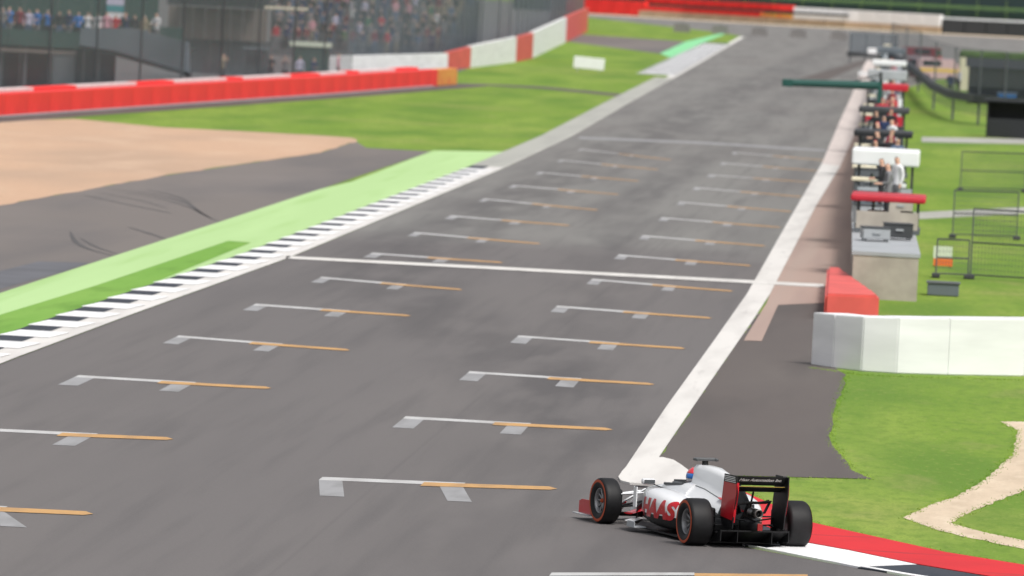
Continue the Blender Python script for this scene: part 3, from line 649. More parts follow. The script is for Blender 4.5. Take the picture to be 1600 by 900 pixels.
for sx in (-1, 1):
    wheel(sx, sx * .735, 0, .335, .328, False)
    wf = wheel(sx, sx * .765, 3.5, .255, .326, True); wf.rotation_euler = (0, 0, R(3))
    # suspension
    for (a, c) in (((sx * .20, 3.62, .47), (sx * .62, 3.52, .42)), ((sx * .20, 3.10, .49), (sx * .62, 3.48, .42)), ((sx * .17, 3.62, .32), (sx * .62, 3.52, .24)), ((sx * .20, 3.05, .33), (sx * .62, 3.48, .24)), ((sx * .20, 3.40, .52), (sx * .60, 3.50, .26))):
        b = MB(); b.arm(a, c, .075, .026); b.build('front_suspension_arm', C_WHITE if a[2] > .4 else C_BLACK, car)
    b = MB(); b.prism([(sx * .36, 3.05, .16), (sx * .46, 2.50, .14), (sx * .46, 2.50, .36), (sx * .34, 3.02, .42)], (sx * .012, 0, 0)); b.build('red_side_panel', C_RED, car)
    for (a, c) in (((sx * .12, .28, .40), (sx * .55, .02, .42)), ((sx * .10, -.22, .38), (sx * .55, -.02, .42)), ((sx * .12, .30, .20), (sx * .55, .03, .22)), ((sx * .10, -.20, .20), (sx * .55, -.03, .22)), ((sx * .1, -.1, .30), (sx * .55, -.05, .32))):
        b = MB(); b.arm(a, c, .05, .02); b.build('rear_suspension_arm', C_BLACK, car)
    b = MB(); b.box((sx * .50, .06, .33), (.10, .24, .40), bevel=.03); b.box((sx * .42, -.12, .20), (.16, .14, .02), bevel=.005); b.box((sx * .42, -.12, .30), (.16, .14, .02), bevel=.005); b.build('brake_duct', C_BLACK, car)
    b = MB(); b.box((sx * .575, 3.52, .33), (.07, .24, .34), bevel=.03); b.build('brake_duct', C_BLACK, car)
# front wing
b = MB(); b.loft(foil(4.10, 4.42, .12, .085, .03, .80)); fwg = b.build('front_wing', C_BLACK, car); smooth_by_angle(fwg, 40)
for sx in (-1, 1):
    for k, (yy, zz) in enumerate(((4.12, .14), (4.04, .19), (3.97, .245))):
        b = MB(); b.loft([[(sx * (.30 if j == 0 else .81), y, z) for (_, y, z) in r] for j, r in enumerate(foil(yy - .08, yy + .06, zz + .045, zz, .014, 1.0))]); b.build('wing_flap', (C_WHITE, C_WHITE, C_RED)[k], fwg)
    b = MB(); b.prism([(sx * .815, 3.92, .08), (sx * .815, 4.42, .08), (sx * .815, 4.42, .25), (sx * .815, 4.30, .285), (sx * .815, 3.92, .29)], (sx * .014, 0, 0)); b.build('endplate', C_RED, fwg)
    b = MB(); b.box((sx * .86, 4.14, .078), (.11, .62, .014), bevel=.004); b.build('endplate_foot', M_LGREY, fwg)
    b = MB(); b.arm((sx * .06, 4.25, .24), (sx * .09, 4.25, .10), .14, .014, axis=(1, 0, 0)); b.build('wing_mount', C_WHITE, fwg)

# ------------------------------------------------------------------ people
SKIN = mat('skin', (0.55, 0.33, 0.24), 0.6)
HAIR = mat('dark_hair', (0.04, 0.025, 0.018), 0.8)
def figure(joints, edges, root, zones, name):
    """one continuous body grown round a skeleton; zones(co) -> material index"""
    me = bpy.data.meshes.new(name); names = list(joints)
    me.from_pydata([joints[k][0] for k in names], [], [(names.index(a), names.index(b)) for a, b in edges]); me.update()
    o = bpy.data.objects.new(name, me); COL.objects.link(o)
    o.modifiers.new('skin', 'SKIN'); 
    if not me.skin_vertices: 
        bm = bmesh.new(); bm.from_mesh(me); bm.verts.layers.skin.verify(); bm.to_mesh(me); bm.free()
    for i, k in enumerate(names):
        r = joints[k][1]; me.skin_vertices[0].data[i].radius = r if isinstance(r, tuple) else (r, r)
        me.skin_vertices[0].data[i].use_root = (k == root)
    sub = o.modifiers.new('sub', 'SUBSURF'); sub.levels = 1; sub.render_levels = 1
    dg = bpy.context.evaluated_depsgraph_get(); dg.update()
    m2 = bpy.data.meshes.new_from_object(o.evaluated_get(dg)); m2.name = name
    bpy.data.objects.remove(o)
    m2.materials.clear()
    for p in m2.polygons:
        p.use_smooth = True; p.material_index = zones(p.center)
    return m2
def standing(arm):
    J = dict(pel=((0, 0, .95), (.15, .11)), sp=((0, -.01, 1.15), (.135, .10)), ch=((0, 0, 1.36), (.17, .11)), nk=((0, .01, 1.50), .055), hd=((0, .02, 1.60), (.075, .09)), top=((0, .02, 1.72), (.07, .085)), nose=((0, .11, 1.62), .018))
    E_ = [('pel', 'sp'), ('sp', 'ch'), ('ch', 'nk'), ('nk', 'hd'), ('hd', 'top'), ('hd', 'nose')]
    for s_, t in ((-1, 'l'), (1, 'r')):
        J.update({t + 'hip': ((s_ * .10, 0, .86), .095), t + 'kn': ((s_ * .11, .02, .50), .062), t + 'an': ((s_ * .12, 0, .09), .045), t + 'toe': ((s_ * .13, .17, .04), .038),
                  t + 'sh': ((s_ * .20, 0, 1.42), .06)})
        if arm == 'down': J.update({t + 'el': ((s_ * .26, -.02, 1.14), .043), t + 'wr': ((s_ * .27, .08, .90), .032), t + 'ha': ((s_ * .27, .11, .80), .036)})
        elif arm == 'up': J.update({t + 'el': ((s_ * .25, .14, 1.25), .043), t + 'wr': ((s_ * .12, .26, 1.45), .032), t + 'ha': ((s_ * .07, .24, 1.54), .036)})
        else: J.update({t + 'el': ((s_ * .25, .05, 1.16), .043), t + 'wr': ((s_ * .16, .30, 1.12), .032), t + 'ha': ((s_ * .12, .38, 1.12), .036)})
        E_ += [('pel', t + 'hip'), (t + 'hip', t + 'kn'), (t + 'kn', t + 'an'), (t + 'an', t + 'toe'), ('ch', t + 'sh'), (t + 'sh', t + 'el'), (t + 'el', t + 'wr'), (t + 'wr', t + 'ha')]
    def z(c):
        if c.z > 1.66 or (c.z > 1.56 and c.y < -.02): return 3
        if c.z > 1.50: return 0
        if abs(c.x) > .10 and c.y > .2 and c.z > 1.0: return 0
        if abs(c.x) > .22 and c.z < .93: return 0
        if c.z > .92: return 1
        return 2
    return figure(J, E_, 'pel', z, 'person_' + arm)
BODIES = [standing(a) for a in ('down', 'front', 'up')]
CLOTH = {}
def cloth(c):
    if c not in CLOTH:
        rgb = dict(white=(.7, .7, .72), black=(.02, .02, .024), navy=(.02, .035, .10), blue=(.02, .16, .50), red=(.45, .012, .03), grey=(.18, .18, .19), pink=(.62, .30, .36), green=(.05, .16, .08), yellow=(.65, .45, .06), khaki=(.28, .23, .15), maroon=(.2, .02, .04), teal=(.05, .25, .28), denim=(.08, .12, .2), orange=(.7, .2, .03), lilac=(.5, .48, .62))[c]
        CLOTH[c] = mat('cloth_' + c, rgb, 0.85)
    return CLOTH[c]
def person(loc, rz, top, legs, pose, label, group, h=1.0, cap=None):
    o = link('person', BODIES[pose]); o.location = loc; o.rotation_euler = (0, 0, rz); o.scale = (h, h, h)
    for m_ in (SKIN,): pass
    if len(o.data.materials) < 4:
        for _ in range(4 - len(o.data.materials)): o.data.materials.append(SKIN)
    for i, m_ in enumerate((SKIN, cloth(top), cloth(legs), cloth(cap) if cap else HAIR)):
        o.material_slots[i].link = 'OBJECT'; o.material_slots[i].material = m_
    return tag(o, label, 'person', group)
# the driver, lying back in the tub
dj = dict(pel=((0, 2.05, .40), (.16, .09)), sp=((0, 1.88, .47), (.15, .10)), ch=((0, 1.76, .60), (.18, .09)), nk=((0, 1.75, .68), .06), hd=((0, 1.77, .76), (.075, .085)), top=((0, 1.77, .84), (.07, .08)))
de = [('pel', 'sp'), ('sp', 'ch'), ('ch', 'nk'), ('nk', 'hd'), ('hd', 'top')]
for s_, t in ((-1, 'l'), (1, 'r')):
    dj.update({t + 'hip': ((s_ * .09, 2.10, .39), .08), t + 'kn': ((s_ * .09, 2.32, .50), .055), t + 'sh': ((s_ * .17, 1.78, .61), .05), t + 'el': ((s_ * .19, 1.98, .50), .042), t + 'wr': ((s_ * .13, 2.18, .55), .032), t + 'ha': ((s_ * .12, 2.24, .57), .034)})
    de += [('pel', t + 'hip'), (t + 'hip', t + 'kn'), ('ch', t + 'sh'), (t + 'sh', t + 'el'), (t + 'el', t + 'wr'), (t + 'wr', t + 'ha')]
dm = figure(dj, de, 'pel', lambda c: 0, 'driver'); dm.materials.append(C_SUIT)
drv = link('person', dm); drv.matrix_world = Matrix.Translation(car.location) @ Matrix.Rotation(CAR_YAW, 4, 'Z') @ Matrix.Translation((0, .2, 0))
tag(drv, 'driver in a red, white and blue helmet seated in the racing car', 'person')
def shell(z0, z1, m_, k, name='helmet_band'):
    rings = []
    for i in range(7):
        t = z0 + (z1 - z0) * i / 6; a = math.asin(max(-1, min(1, t)))
        rr = math.cos(a)
        rings.append([(.132 * k * rr * math.cos(2 * math.pi * j / 28), 1.77 + .155 * k * rr * math.sin(2 * math.pi * j / 28), .805 + .145 * k * t) for j in range(28)])
    b = MB(); b.loft(rings); return b, name
b, _ = shell(-.85, .995, C_HWHITE, 1.0); hel = b.build('helmet', C_HWHITE, drv, smooth=True)
b, _ = shell(.38, .96, C_HRED, 1.012); b.build('helmet_crown', C_HRED, hel, smooth=True)
b, _ = shell(-.12, .36, C_HBLUE, 1.014); b.build('helmet_stripe', C_HBLUE, hel, smooth=True)
b, _ = shell(-.72, -.42, C_HRED, 1.012); b.build('helmet_chin', C_HRED, hel, smooth=True)

# ------------------------------------------------------------------ barriers
def wall_run(root, pl, mods, name):
    """mods: list of (length, material, height, thickness); one part per module along the polyline"""
    s = 0.0
    for (ln, m_, h, th) in mods:
        p, d = along(pl, s); q, _ = along(pl, s + ln)
        if (q - p).length < 0.05: break
        d = (q - p).normalized(); a = math.atan2(d.y, d.x); c = (p + q) / 2
        b = MB(); b.box((0, 0, h / 2), ((q - p).length - 0.02, th, h), bevel=0.025); o = b.build(name, m_, root)
        o.location = c + Vector((0, 0, 0.02)); o.rotation_euler = (0, 0, a)
        s += ln
lb = empty('tyre_barrier', bar1[0]); lb.location = (0, 0, 0)
tag(lb, 'long low red padded barrier with orange end behind the gravel trap', 'barrier')
L1 = length(bar1); nmod = int((L1 - 12) / 5.0)
wall_run(lb, bar1, [(5.0, M_REDB, 1.0, 0.7)] * nmod + [(L1 - 5.0 * nmod - 9.0, M_REDB, 1.0, 0.7), (9.0, M_YEL, 1.0, 0.7)], 'barrier_pad')
wh = [1, 1, 0, 1, 1, 0, 0, 1, 1, 1, 0, 0, 1, 1, 1, 0, 1, 1, 1, 0, 0, 1, 1, 0, 1, 1, 1, 0, 0, 1] * 3
wall_run(lb, side(bar1, -0.75), [(5.0, M_PINKW if wh[k] else M_REDB, 1.13, 0.6) for k in range(nmod)], 'top_pad')
wall_run(lb, side(bar1, 0.5), [(5.0, M_LGREY, 0.07, 0.15)] * nmod, 'foot_rail')

b2 = GP((520, 113), (700, 109), (735, 106), (806, 97), (832, 91), (884, 66), (918, 49))
b2c = b2
hb = empty('hoarding'); tag(hb, 'red and white chequered hoarding climbing beside far grass', 'hoarding')
def hoard(i, n, m_, h0, h1, f0=0.0, f1=1.0):
    A, B = b2[i].lerp(b2[i + 1], f0), b2[i].lerp(b2[i + 1], f1)
    for k in range(n):
        p, q = A.lerp(B, k / n), A.lerp(B, (k + 1) / n - 0.004); ha, hb_ = h0 + (h1 - h0) * k / n, h0 + (h1 - h0) * (k + 1) / n
        d = (q - p).normalized(); nrm = Vector((d.y, -d.x, 0)) * -0.35
        b = MB(); b.prism([p, q, q + Vector((0, 0, hb_)), p + Vector((0, 0, ha))], nrm); b.build('hoarding_panel', m_, hb)
hoard(0, 3, M_WHITEB, 1.05, 1.15); hoard(1, 1, M_REDC, 1.2, 1.5); hoard(2, 2, M_WHITEB, 1.55, 1.95)
hoard(3, 1, M_REDC, 1.9, 2.05); hoard(4, 2, M_WHITEB, 2.1, 2.45); hoard(5, 1, M_REDC, 2.5, 2.7)

# far barrier across the end of the straight
ff = [p + Vector((0, 27, 0)) for p in far_front]
fb = empty('far_barrier'); tag(fb, 'far red and white padded barrier closing the end of the straight', 'barrier')
def fpt(px):
    for a, c in zip(ff[:-1], ff[1:]):
        if a.x <= px <= c.x: return a.lerp(c, (px - a.x) / (c.x - a.x))
    return ff[-1] if px > ff[-1].x else ff[0]
x_red0, x_red1, x_wh1, x_dk1 = X(880, 1180), X(1240, 1155), X(1472, 1145), X(1640, 1145)
def fseg(xa, xb, n, m_, h, z0=0.0, th=0.8, dy=0.0):
    for k in range(n):
        a, c = fpt(xa + (xb - xa) * k / n), fpt(xa + (xb - xa) * (k + 1) / n); d = c - a
        b = MB(); b.box((0, 0, z0 + h / 2), (d.length - 0.08, th, h), bevel=0.06); o = b.build('barrier_pad', m_, fb); o.location = (a + c) / 2 + Vector((0, dy, 0)); o.rotation_euler = (0, 0, math.atan2(d.y, d.x))
fseg(X(1000, 1180), x_wh1, 16, mat('tan_wall', (0.55, 0.40, 0.28), 0.85, noise=0.2, scale=0.5), 0.95)
fseg(x_red0, X(1010, 1180), 5, M_REDB, 2.3); fseg(X(1010, 1180), X(1190, 1160), 8, M_REDB, 0.7, 0.97); fseg(X(1190, 1160), x_red1, 2, M_YEL, 0.6, 0.97)
fseg(x_red1, x_wh1, 9, M_WHITEB, 1.75, 0.97); fseg(x_wh1, x_dk1, 5, M_BLACK, 2.1)
fseg(X(1010, 1180), x_red1, 8, M_REDB, 0.9, 2.05, 0.8, 3.0); fseg(X(1065, 1175), X(1325, 1150), 10, M_BLACK, 0.34, 1.68, 0.5, -1.0)
fseg(x_wh1 - 1, x_dk1, 6, M_WHITEB, 0.25, 2.15, 0.5, 1.0)
for px in (1065, 1125, 1186, 1247, 1310):
    p = G(px, 50 + (px - 1065) * 0.05)
    b = MB(); b.prism([(-1.05, 0, 0), (1.05, 0, 0), (0.9, 0, 1.0), (-0.9, 0, 1.0)], (0, 0.9, 0)); b.box((0, 0.45, 1.06), (0.5, 0.3, 0.1)); o = b.build('concrete_block', mat('weathered_block', (0.2, 0.19, 0.185), 0.85, noise=0.2, scale=1.0))
    o.location = p + Vector((0, 0, 0.004)); tag(o, 'grey concrete block on the tarmac before the far barrier', 'block', 'concrete blocks before the far barrier')
fh = empty('far_stand'); tag(fh, 'dark green boarded stand rising behind the far barrier', 'stand')
def fboard(y_off, z0, z1, n, m_, name, xa=X(800, 1200), xb=X(1800, 1200), th=0.4):
    for k in range(n):
        a, c = fpt(xa + (xb - xa) * k / n) if False else None, None
        x0_, x1_ = xa + (xb - xa) * k / n, xa + (xb - xa) * (k + 1) / n
        ya, yb = 1160 + y_off, 1160 + y_off
        a, c = Vector((x0_, ya, 0)), Vector((x1_, yb, 0)); d = c - a
        b = MB(); b.box((0, 0, (z0 + z1) / 2), (d.length - 0.06, th, z1 - z0)); o = b.build(name, m_, fh); o.location = (a + c) / 2; o.rotation_euler = (0, 0, math.atan2(d.y, d.x))
fboard(40, 0, 3.6, 22, M_DGREEN2, 'front_board'); fboard(39, 3.65, 3.95, 11, M_LGREEN, 'trim_board'); fboard(46, 4.0, 9.0, 22, M_DGREEN2, 'rear_board'); fboard(41, -0.5, 0.0, 1, M_DGREY, 'footing')

# white wall and the red barrier at the pit wall
ww = empty('white_barrier'); tag(ww, 'white wrapped barrier wall on grass beside the pit wall', 'barrier')
wl = GP((1266, 572), (1300, 577), (1345, 582), (1400, 585.5), (1480, 588), (1600, 590), (1720, 592))
wl = [p + Vector((0, 0.5, 0)) for p in wl]
for k, (a, c) in enumerate(zip(wl[:-1], wl[1:])):
    d = (c - a).normalized(); nn = Vector((-d.y, d.x, 0)) * 0.8
    if k > 0: pass
    h0, h1 = (1.08, 1.09, 1.11, 1.13, 1.15, 1.17)[k], (1.09, 1.11, 1.13, 1.15, 1.17, 1.19)[k]
    b = MB(); b.prism([a, c - d * 0.003, c - d * 0.003 + Vector((0, 0, h1)), a + Vector((0, 0, h0))], nn)
    bmesh.ops.bevel(b.bm, geom=[e for e in b.bm.edges if len(e.link_faces) == 2 and e.calc_face_angle(0) > 0.8], offset=0.018, segments=2, affect='EDGES')
    b.build('wrapped_panel', M_WHITEB, ww)
rb = empty('red_barrier'); tag(rb, 'coral red padded barrier running from white wall to pit wall', 'barrier')
for k in range(6):
    f0, f1 = k / 6, (k + 1) / 6 - 0.01
    al, ar, bl, br = G(1287, 500), G(1372, 503), G(1291, 448), G(1312, 449)
    q = [al.lerp(bl, f0), ar.lerp(br, f0), ar.lerp(br, f1), al.lerp(bl, f1)]
    h = 0.62 - 0.02 * k
    b = MB(); b.prism(q, (0, 0, h)); bmesh.ops.bevel(b.bm, geom=[e for e in b.bm.edges if len(e.link_faces) == 2 and e.calc_face_angle(0) > 0.8], offset=0.06, segments=2, affect='EDGES'); b.build('barrier_pad', M_REDC, rb)

# ------------------------------------------------------------------ pit wall
pwl = GP((1330, 466), (1330, 390), (1333, 330), (1342, 270), (1354, 210), (1368, 150), (1384, 97))
pwr = [p + Vector((1.62, 0, 0)) for p in pwl]
pw = empty('pit_wall'); tag(pw, 'pale concrete pit wall running beside the white line', 'wall')
bays = []
Ltot = pwl[-1].y; y = pwl[0].y
def pwx(y):
    for a, c in zip(pwl[:-1], pwl[1:]):
        if a.y <= y <= c.y: return a.lerp(c, (y - a.y) / (c.y - a.y)).x
    return pwl[-1].x
while y < 690:
    st_ = 6.0 if y < 400 else 12.0
    xa, xb = pwx(y), pwx(y + st_)
    b = MB(); b.prism([(xa, y, 0), (xa + 1.62, y, 0), (xb + 1.62, y + st_ - .03, 0), (xb, y + st_ - .03, 0)], (0, 0, 1.08)); b.build('wall_block', M_CONC, pw)
    b = MB(); b.prism([(xa - .04, y - .02, 1.085), (xa + 1.66, y - .02, 1.085), (xb + 1.66, y + st_ - .06, 1.085), (xb - .04, y + st_ - .06, 1.085)], (0, 0, .09)); b.build('coping', M_LGREY, pw)
    y += st_
# debris screen on the track side of the wall
ds = empty('debris_screen'); tag(ds, 'clear blue-tinted screen on steel posts along the pit wall top', 'screen')
ys = [222, 236, 250, 266, 284, 304, 326, 350, 378, 410, 446, 490, 540, 600, 660]
for k, yy in enumerate(ys):
    xx = pwx(yy) + .05
    b = MB(); b.box((xx, yy, 1.62), (.09, .09, .9)); b.build('screen_post', M_MGREY, ds)
    b = MB(); b.box((xx + .22, yy - .05, 2.11), (.75, .14, .12), bevel=.03); b.build('cream_cap', M_CREAM, ds)
    if k + 1 < len(ys):
        y2 = ys[k + 1]; x2 = pwx(y2) + .05
        b = MB(); b.prism([(xx - .02, yy + .06, 1.19), (x2 - .02, y2 - .06, 1.19), (x2 - .02, y2 - .06, 2.04), (xx - .02, yy + .06, 2.04)], (.02, 0, 0)); b.build('pane', M_POLY, ds)
def pit_stand(yy, canopy, zc, th, label, side_m=M_LGREY, wd=1.75, ln=3.0, mons=3, tall_back=True):
    xx = pwx(yy) + .55
    r_ = empty('pit_stand', (xx, yy, 1.18)); tag(r_, label, 'pit stand', 'timing stands on the pit wall')
    b = MB(); b.box((.35, 0, .06), (wd, ln, .12)); b.build('platform', M_MGREY, r_)
    for sx in (-.45, .45 + .7):
        for sy in (-ln / 2 + .1, ln / 2 - .1):
            b = MB(); b.box((sx, sy, (zc - 1.18) / 2 + .06), (.06, .06, zc - 1.18 - .12)); b.build('post', M_DGREY, r_)
    b = MB(); b.box((.35, 0, zc - 1.18 + th / 2), (wd + .25, ln + .2, th), bevel=.05); b.build('canopy', canopy, r_)
    b = MB(); b.box((.05, -.2, .52), (.5, ln * .7, .06)); b.box((.05, -.2, .3), (.06, ln * .6, .4)); b.build('desk', side_m, r_)
    for k in range(mons):
        b = MB(); b.box((-.05, -ln * .32 + k * .62, .78), (.06, .5, .34), bevel=.01); mo = b.build('monitor', M_BLACK, r_)
        b = MB(); b.box((-.012, -ln * .32 + k * .62, .78), (.004, .44, .28)); b.build('screen', M_SCREEN, mo)
    if tall_back:
        b = MB(); b.box((.35, -ln / 2 + .02, .35), (wd - .1, .04, .46)); b.build('end_panel', side_m, r_)
    for sy in (-.5, .5):
        b = MB(); b.tube((.85, sy, .12), (.85, sy, .5), .04); b.tube((.85, sy, .5), (.85, sy, .56), .17, n=12); b.build('stool', M_DGREY, r_)
    return r_
pit_stand(205, M_RED, 2.02, .17, 'pit stand with thin red roof, nearest the wall end', M_CONC)
pit_stand(228, M_WHITE, 2.42, .46, 'pit stand under a deep white canopy', M_LGREY)
pit_stand(262, M_BLACK, 2.55, .2, 'pit stand with black roof just behind the deep white canopy', M_DGREY)
pit_stand(305, M_DGREY, 2.6, .22, 'pit stand with dark grey roof beyond the black-roofed one', M_LGREY)
pit_stand(345, M_RED, 2.9, .3, 'pit stand with thick red roof beside the green beam', M_RED)
pit_stand(395, M_LGREY, 2.7, .5, 'pit stand with pale grey roof past the green beam', M_WHITE)
pit_stand(450, M_WHITE, 2.8, .3, 'small far pit stand with thin white roof', M_LGREY)
pit_stand(520, M_BLUEG, 2.8, .4, 'farthest pit stand, with a blue-grey roof', M_MGREY)
for yy, dx, top, legs, pose, lab in ((211, .9, 'grey', 'black', 1, 'crew member in grey shirt between red and white roofs on pit wall'), (248, 1.1, 'black', 'black', 0, 'crew member in black at the black-roofed pit stand'), (254, .7, 'black', 'navy', 1, 'crew member in black top and navy trousers behind the deep white canopy'),
        (283, .9, 'navy', 'black', 0, 'crew member in navy top on the pit wall before the dark grey roof'), (322, .8, 'red', 'black', 0, 'crew member in red top before the thick red pit stand roof'), (330, 1.25, 'red', 'red', 1, 'crew member in full red overalls on the pit wall'),
        (372, .8, 'white', 'black', 0, 'crew member in white top near the pale grey pit stand'), (430, 1.0, 'black', 'grey', 0, 'crew member in black near the thin white pit stand roof')):
    person((pwx(yy) + dx, yy, 1.175), R(100 if pose else 180), top, legs, pose, lab, 'crew on the pit wall', cap=top)
for k, (yy, dx, top, legs, pose) in enumerate(((216, .75, 'black', 'black', 1), (219, 1.2, 'white', 'grey', 0), (240, .6, 'grey', 'black', 0), (244, 1.3, 'denim', 'black', 1), (258, 1.15, 'maroon', 'black', 0), (270, .7, 'black', 'black', 1), (276, 1.2, 'white', 'black', 0), (292, .6, 'black', 'navy', 0), (297, 1.15, 'black', 'black', 1), (314, 1.2, 'red', 'black', 0), (338, .7, 'red', 'red', 0), (352, 1.2, 'maroon', 'black', 1), (360, .7, 'grey', 'black', 0), (384, 1.2, 'navy', 'black', 0), (404, .8, 'white', 'grey', 0), (418, 1.1, 'black', 'black', 1), (462, .8, 'grey', 'black', 0), (486, 1.0, 'red', 'black', 0))):
    person((pwx(yy) + dx, yy, 1.175), R(90 + 37 * k % 180), top, legs, pose, 'crew member in %s top and %s trousers, %s along the crowded pit wall' % (top, legs, ('first second third fourth fifth sixth seventh eighth ninth tenth eleventh twelfth thirteenth fourteenth fifteenth sixteenth seventeenth eighteenth'.split())[k]), 'crew on the pit wall', cap=(None, 'black', 'red')[k % 3])
def trolley(yy, dx, m_, hh, label):
    r_ = empty('equipment_case', (pwx(yy) + dx, yy, 1.178), R(6)); tag(r_, label, 'case', 'equipment on the pit wall')
    b = MB(); b.box((0, 0, .06 + hh / 2), (.7, .9, hh), bevel=.02); b.build('body', m_, r_)
    b = MB(); b.box((0, 0, .075 + hh), (.74, .94, .03), bevel=.008); b.build('lid', M_DGREY, r_)
    b = MB(); b.box((0, -.47, .06 + hh * .6), (.2, .04, .05)); b.build('handle', M_LGREY, r_)
    for sx in (-.28, .28):
        for sy in (-.36, .36):
            b = MB(); b.lathe([(-.02, .01), (-.02, .03), (.02, .03), (.02, .01)], (sx, sy, .03), n=10); b.build('caster', M_BLACK, r_)
trolley(197.5, .55, M_LGREY, .28, 'pale grey case on the end of the pit wall')
trolley(199.5, 1.15, M_DGREY, .34, 'dark case beside the pale grey case on pit wall end')
trolley(222, .4, M_BLUEG, .5, 'blue-grey case in front of the deep white canopy')
trolley(236, 1.2, M_WHITE, .45, 'white case just behind the deep white canopy')
trolley(288, .5, M_BLACK, .6, 'black case before the dark grey pit stand roof')
# green gantry arm over the track
ga = empty('gantry_arm'); tag(ga, 'dark green horizontal gantry beam reaching over the track', 'gantry')
YG = 335; a, c = at(1222, 129, YG), at(1372, 134, YG)
b = MB(); b.tube(a, c, .15, .19, n=12); b.build('beam', M_GREENB, ga, smooth=False)
b = MB(); b.box(c + Vector((.1, 0, (1.18 - c.z) / 2 + .1)), (.22, .22, c.z - 1.18 + .2)); b.build('post', M_GREENB, ga)
b = MB(); b.box(a.lerp(c, .06) + Vector((0, 0, 0)), (.45, .34, .34), bevel=.04); b.build('end_box', M_GREENB, ga)
b = MB(); b.tube(c + Vector((.05, 0, .5)), a.lerp(c, .7) + Vector((0, 0, .1)), .03); b.tube(c + Vector((.1, 0, .1)), c + Vector((.1, 0, .6)), .07); b.build('stay', M_DGREY, ga)
# signal board at the far end of the pit wall
sg = empty('signal_board'); tag(sg, 'grey mesh board with dark base rail at far pit wall end', 'board')
YS = 700; a, c = at(1326, 84, YS), at(1402, 86, YS); t_ = at(1326, 50, YS)
b = MB(); b.box(((a.x + c.x) / 2, YS, (a.z + t_.z) / 2), (c.x - a.x, .08, t_.z - a.z)); b.build('mesh_panel', M_MESHD, sg)
b = MB(); b.box(((a.x + c.x) / 2, YS - .06, a.z), (c.x - a.x + .3, .3, .45), bevel=.05); b.build('base_rail', M_DGREY, sg)
for f in (.03, .35, .68, .97):
    b = MB(); p = a.lerp(c, f); b.box((p.x, YS + .1, t_.z / 2), (.12, .12, t_.z)); b.build('post', M_MGREY, sg)
b = MB(); b.box((at(1375, 80, YS - 4).x, YS - 4, at(1375, 80, YS - 4).z), (2.2, .1, .5)); b.build('white_plate', M_WHITE, sg)
bl = empty('pit_exit_light'); tag(bl, 'low white board on the line at the pit exit', 'board')
p = G(1357, 124); b = MB(); b.box((p.x, p.y, .42), (1.6, .25, .3), bevel=.03); b.build('board', M_WHITE, bl)
for sx in (-.6, .6):
    b = MB(); b.box((p.x + sx, p.y + .02, .14), (.08, .08, .28)); b.build('leg', M_MGREY, bl)

# ------------------------------------------------------------------ infield to the right of the pit wall
cb = empty('curved_barrier'); tag(cb, 'dark belted barrier curving away behind the pit wall', 'barrier')
pc = [at(px, py, Y) for px, py, Y in ((1392, 86, 640), (1415, 95, 600), (1436, 112, 540), (1460, 134, 470), (1490, 148, 440), (1530, 154, 428), (1570, 158, 424), (1660, 163, 420))]
for a, c in zip(pc[:-1], pc[1:]):
    d = c - a; d.z = 0; nn = Vector((d.y, -d.x, 0)).normalized() * .3
    b = MB(); b.prism([a - Vector((0, 0, .22)), c - Vector((0, 0, .22)), c + Vector((0, 0, .22)), a + Vector((0, 0, .22))], nn); b.build('belt', M_DGREY, cb)
    b = MB(); b.box((a.x, a.y, (a.z - .2) / 2), (.14, .14, a.z - .2)); b.build('post', M_MGREY, cb)
cf = empty('mesh_fence'); tag(cf, 'tall grey mesh fence standing above the dark curved barrier', 'fence')
for k, (a, c) in enumerate(zip(pc[:-1], pc[1:])):
    o_ = Vector((0, 1.0, 0)); top = 3.2
    b = MB(); b.prism([Vector((a.x, a.y, .5)) + o_, Vector((c.x, c.y, .5)) + o_, Vector((c.x, c.y, top + 1)) + o_, Vector((a.x, a.y, top + 1)) + o_], (0, .03, 0)); b.build('mesh_panel', M_MESH, cf)
    b = MB(); b.tube((a.x, a.y + 1.05, 0), (a.x, a.y + 1.05, top + 1), .05); b.build('post', M_MGREY, cf)
kx = at(1540, 215, 395); k2 = at(1640, 217, 395)
ki_ = empty('kiosk', (kx.x, 395, 0)); tag(ki_, 'black cabin with open front standing on the far pale path', 'cabin')
wdk = k2.x - kx.x; hk = 1.85
for nm, c_, s_ in (('side_wall', (.05, 1, hk / 2), (.1, 2, hk)), ('side_wall', (wdk - .05, 1, hk / 2), (.1, 2, hk)), ('rear_wall', (wdk / 2, 1.98, hk / 2), (wdk - .2, .06, hk)), ('roof', (wdk / 2, .95, hk + .06), (wdk + .3, 2.4, .12)), ('counter', (wdk / 2, .03, .5), (wdk - .22, .05, 1.0)), ('floor', (wdk / 2, 1, .03), (wdk - .2, 1.9, .05))):
    b = MB(); b.box(c_, s_); b.build(nm, M_BLACK, ki_)
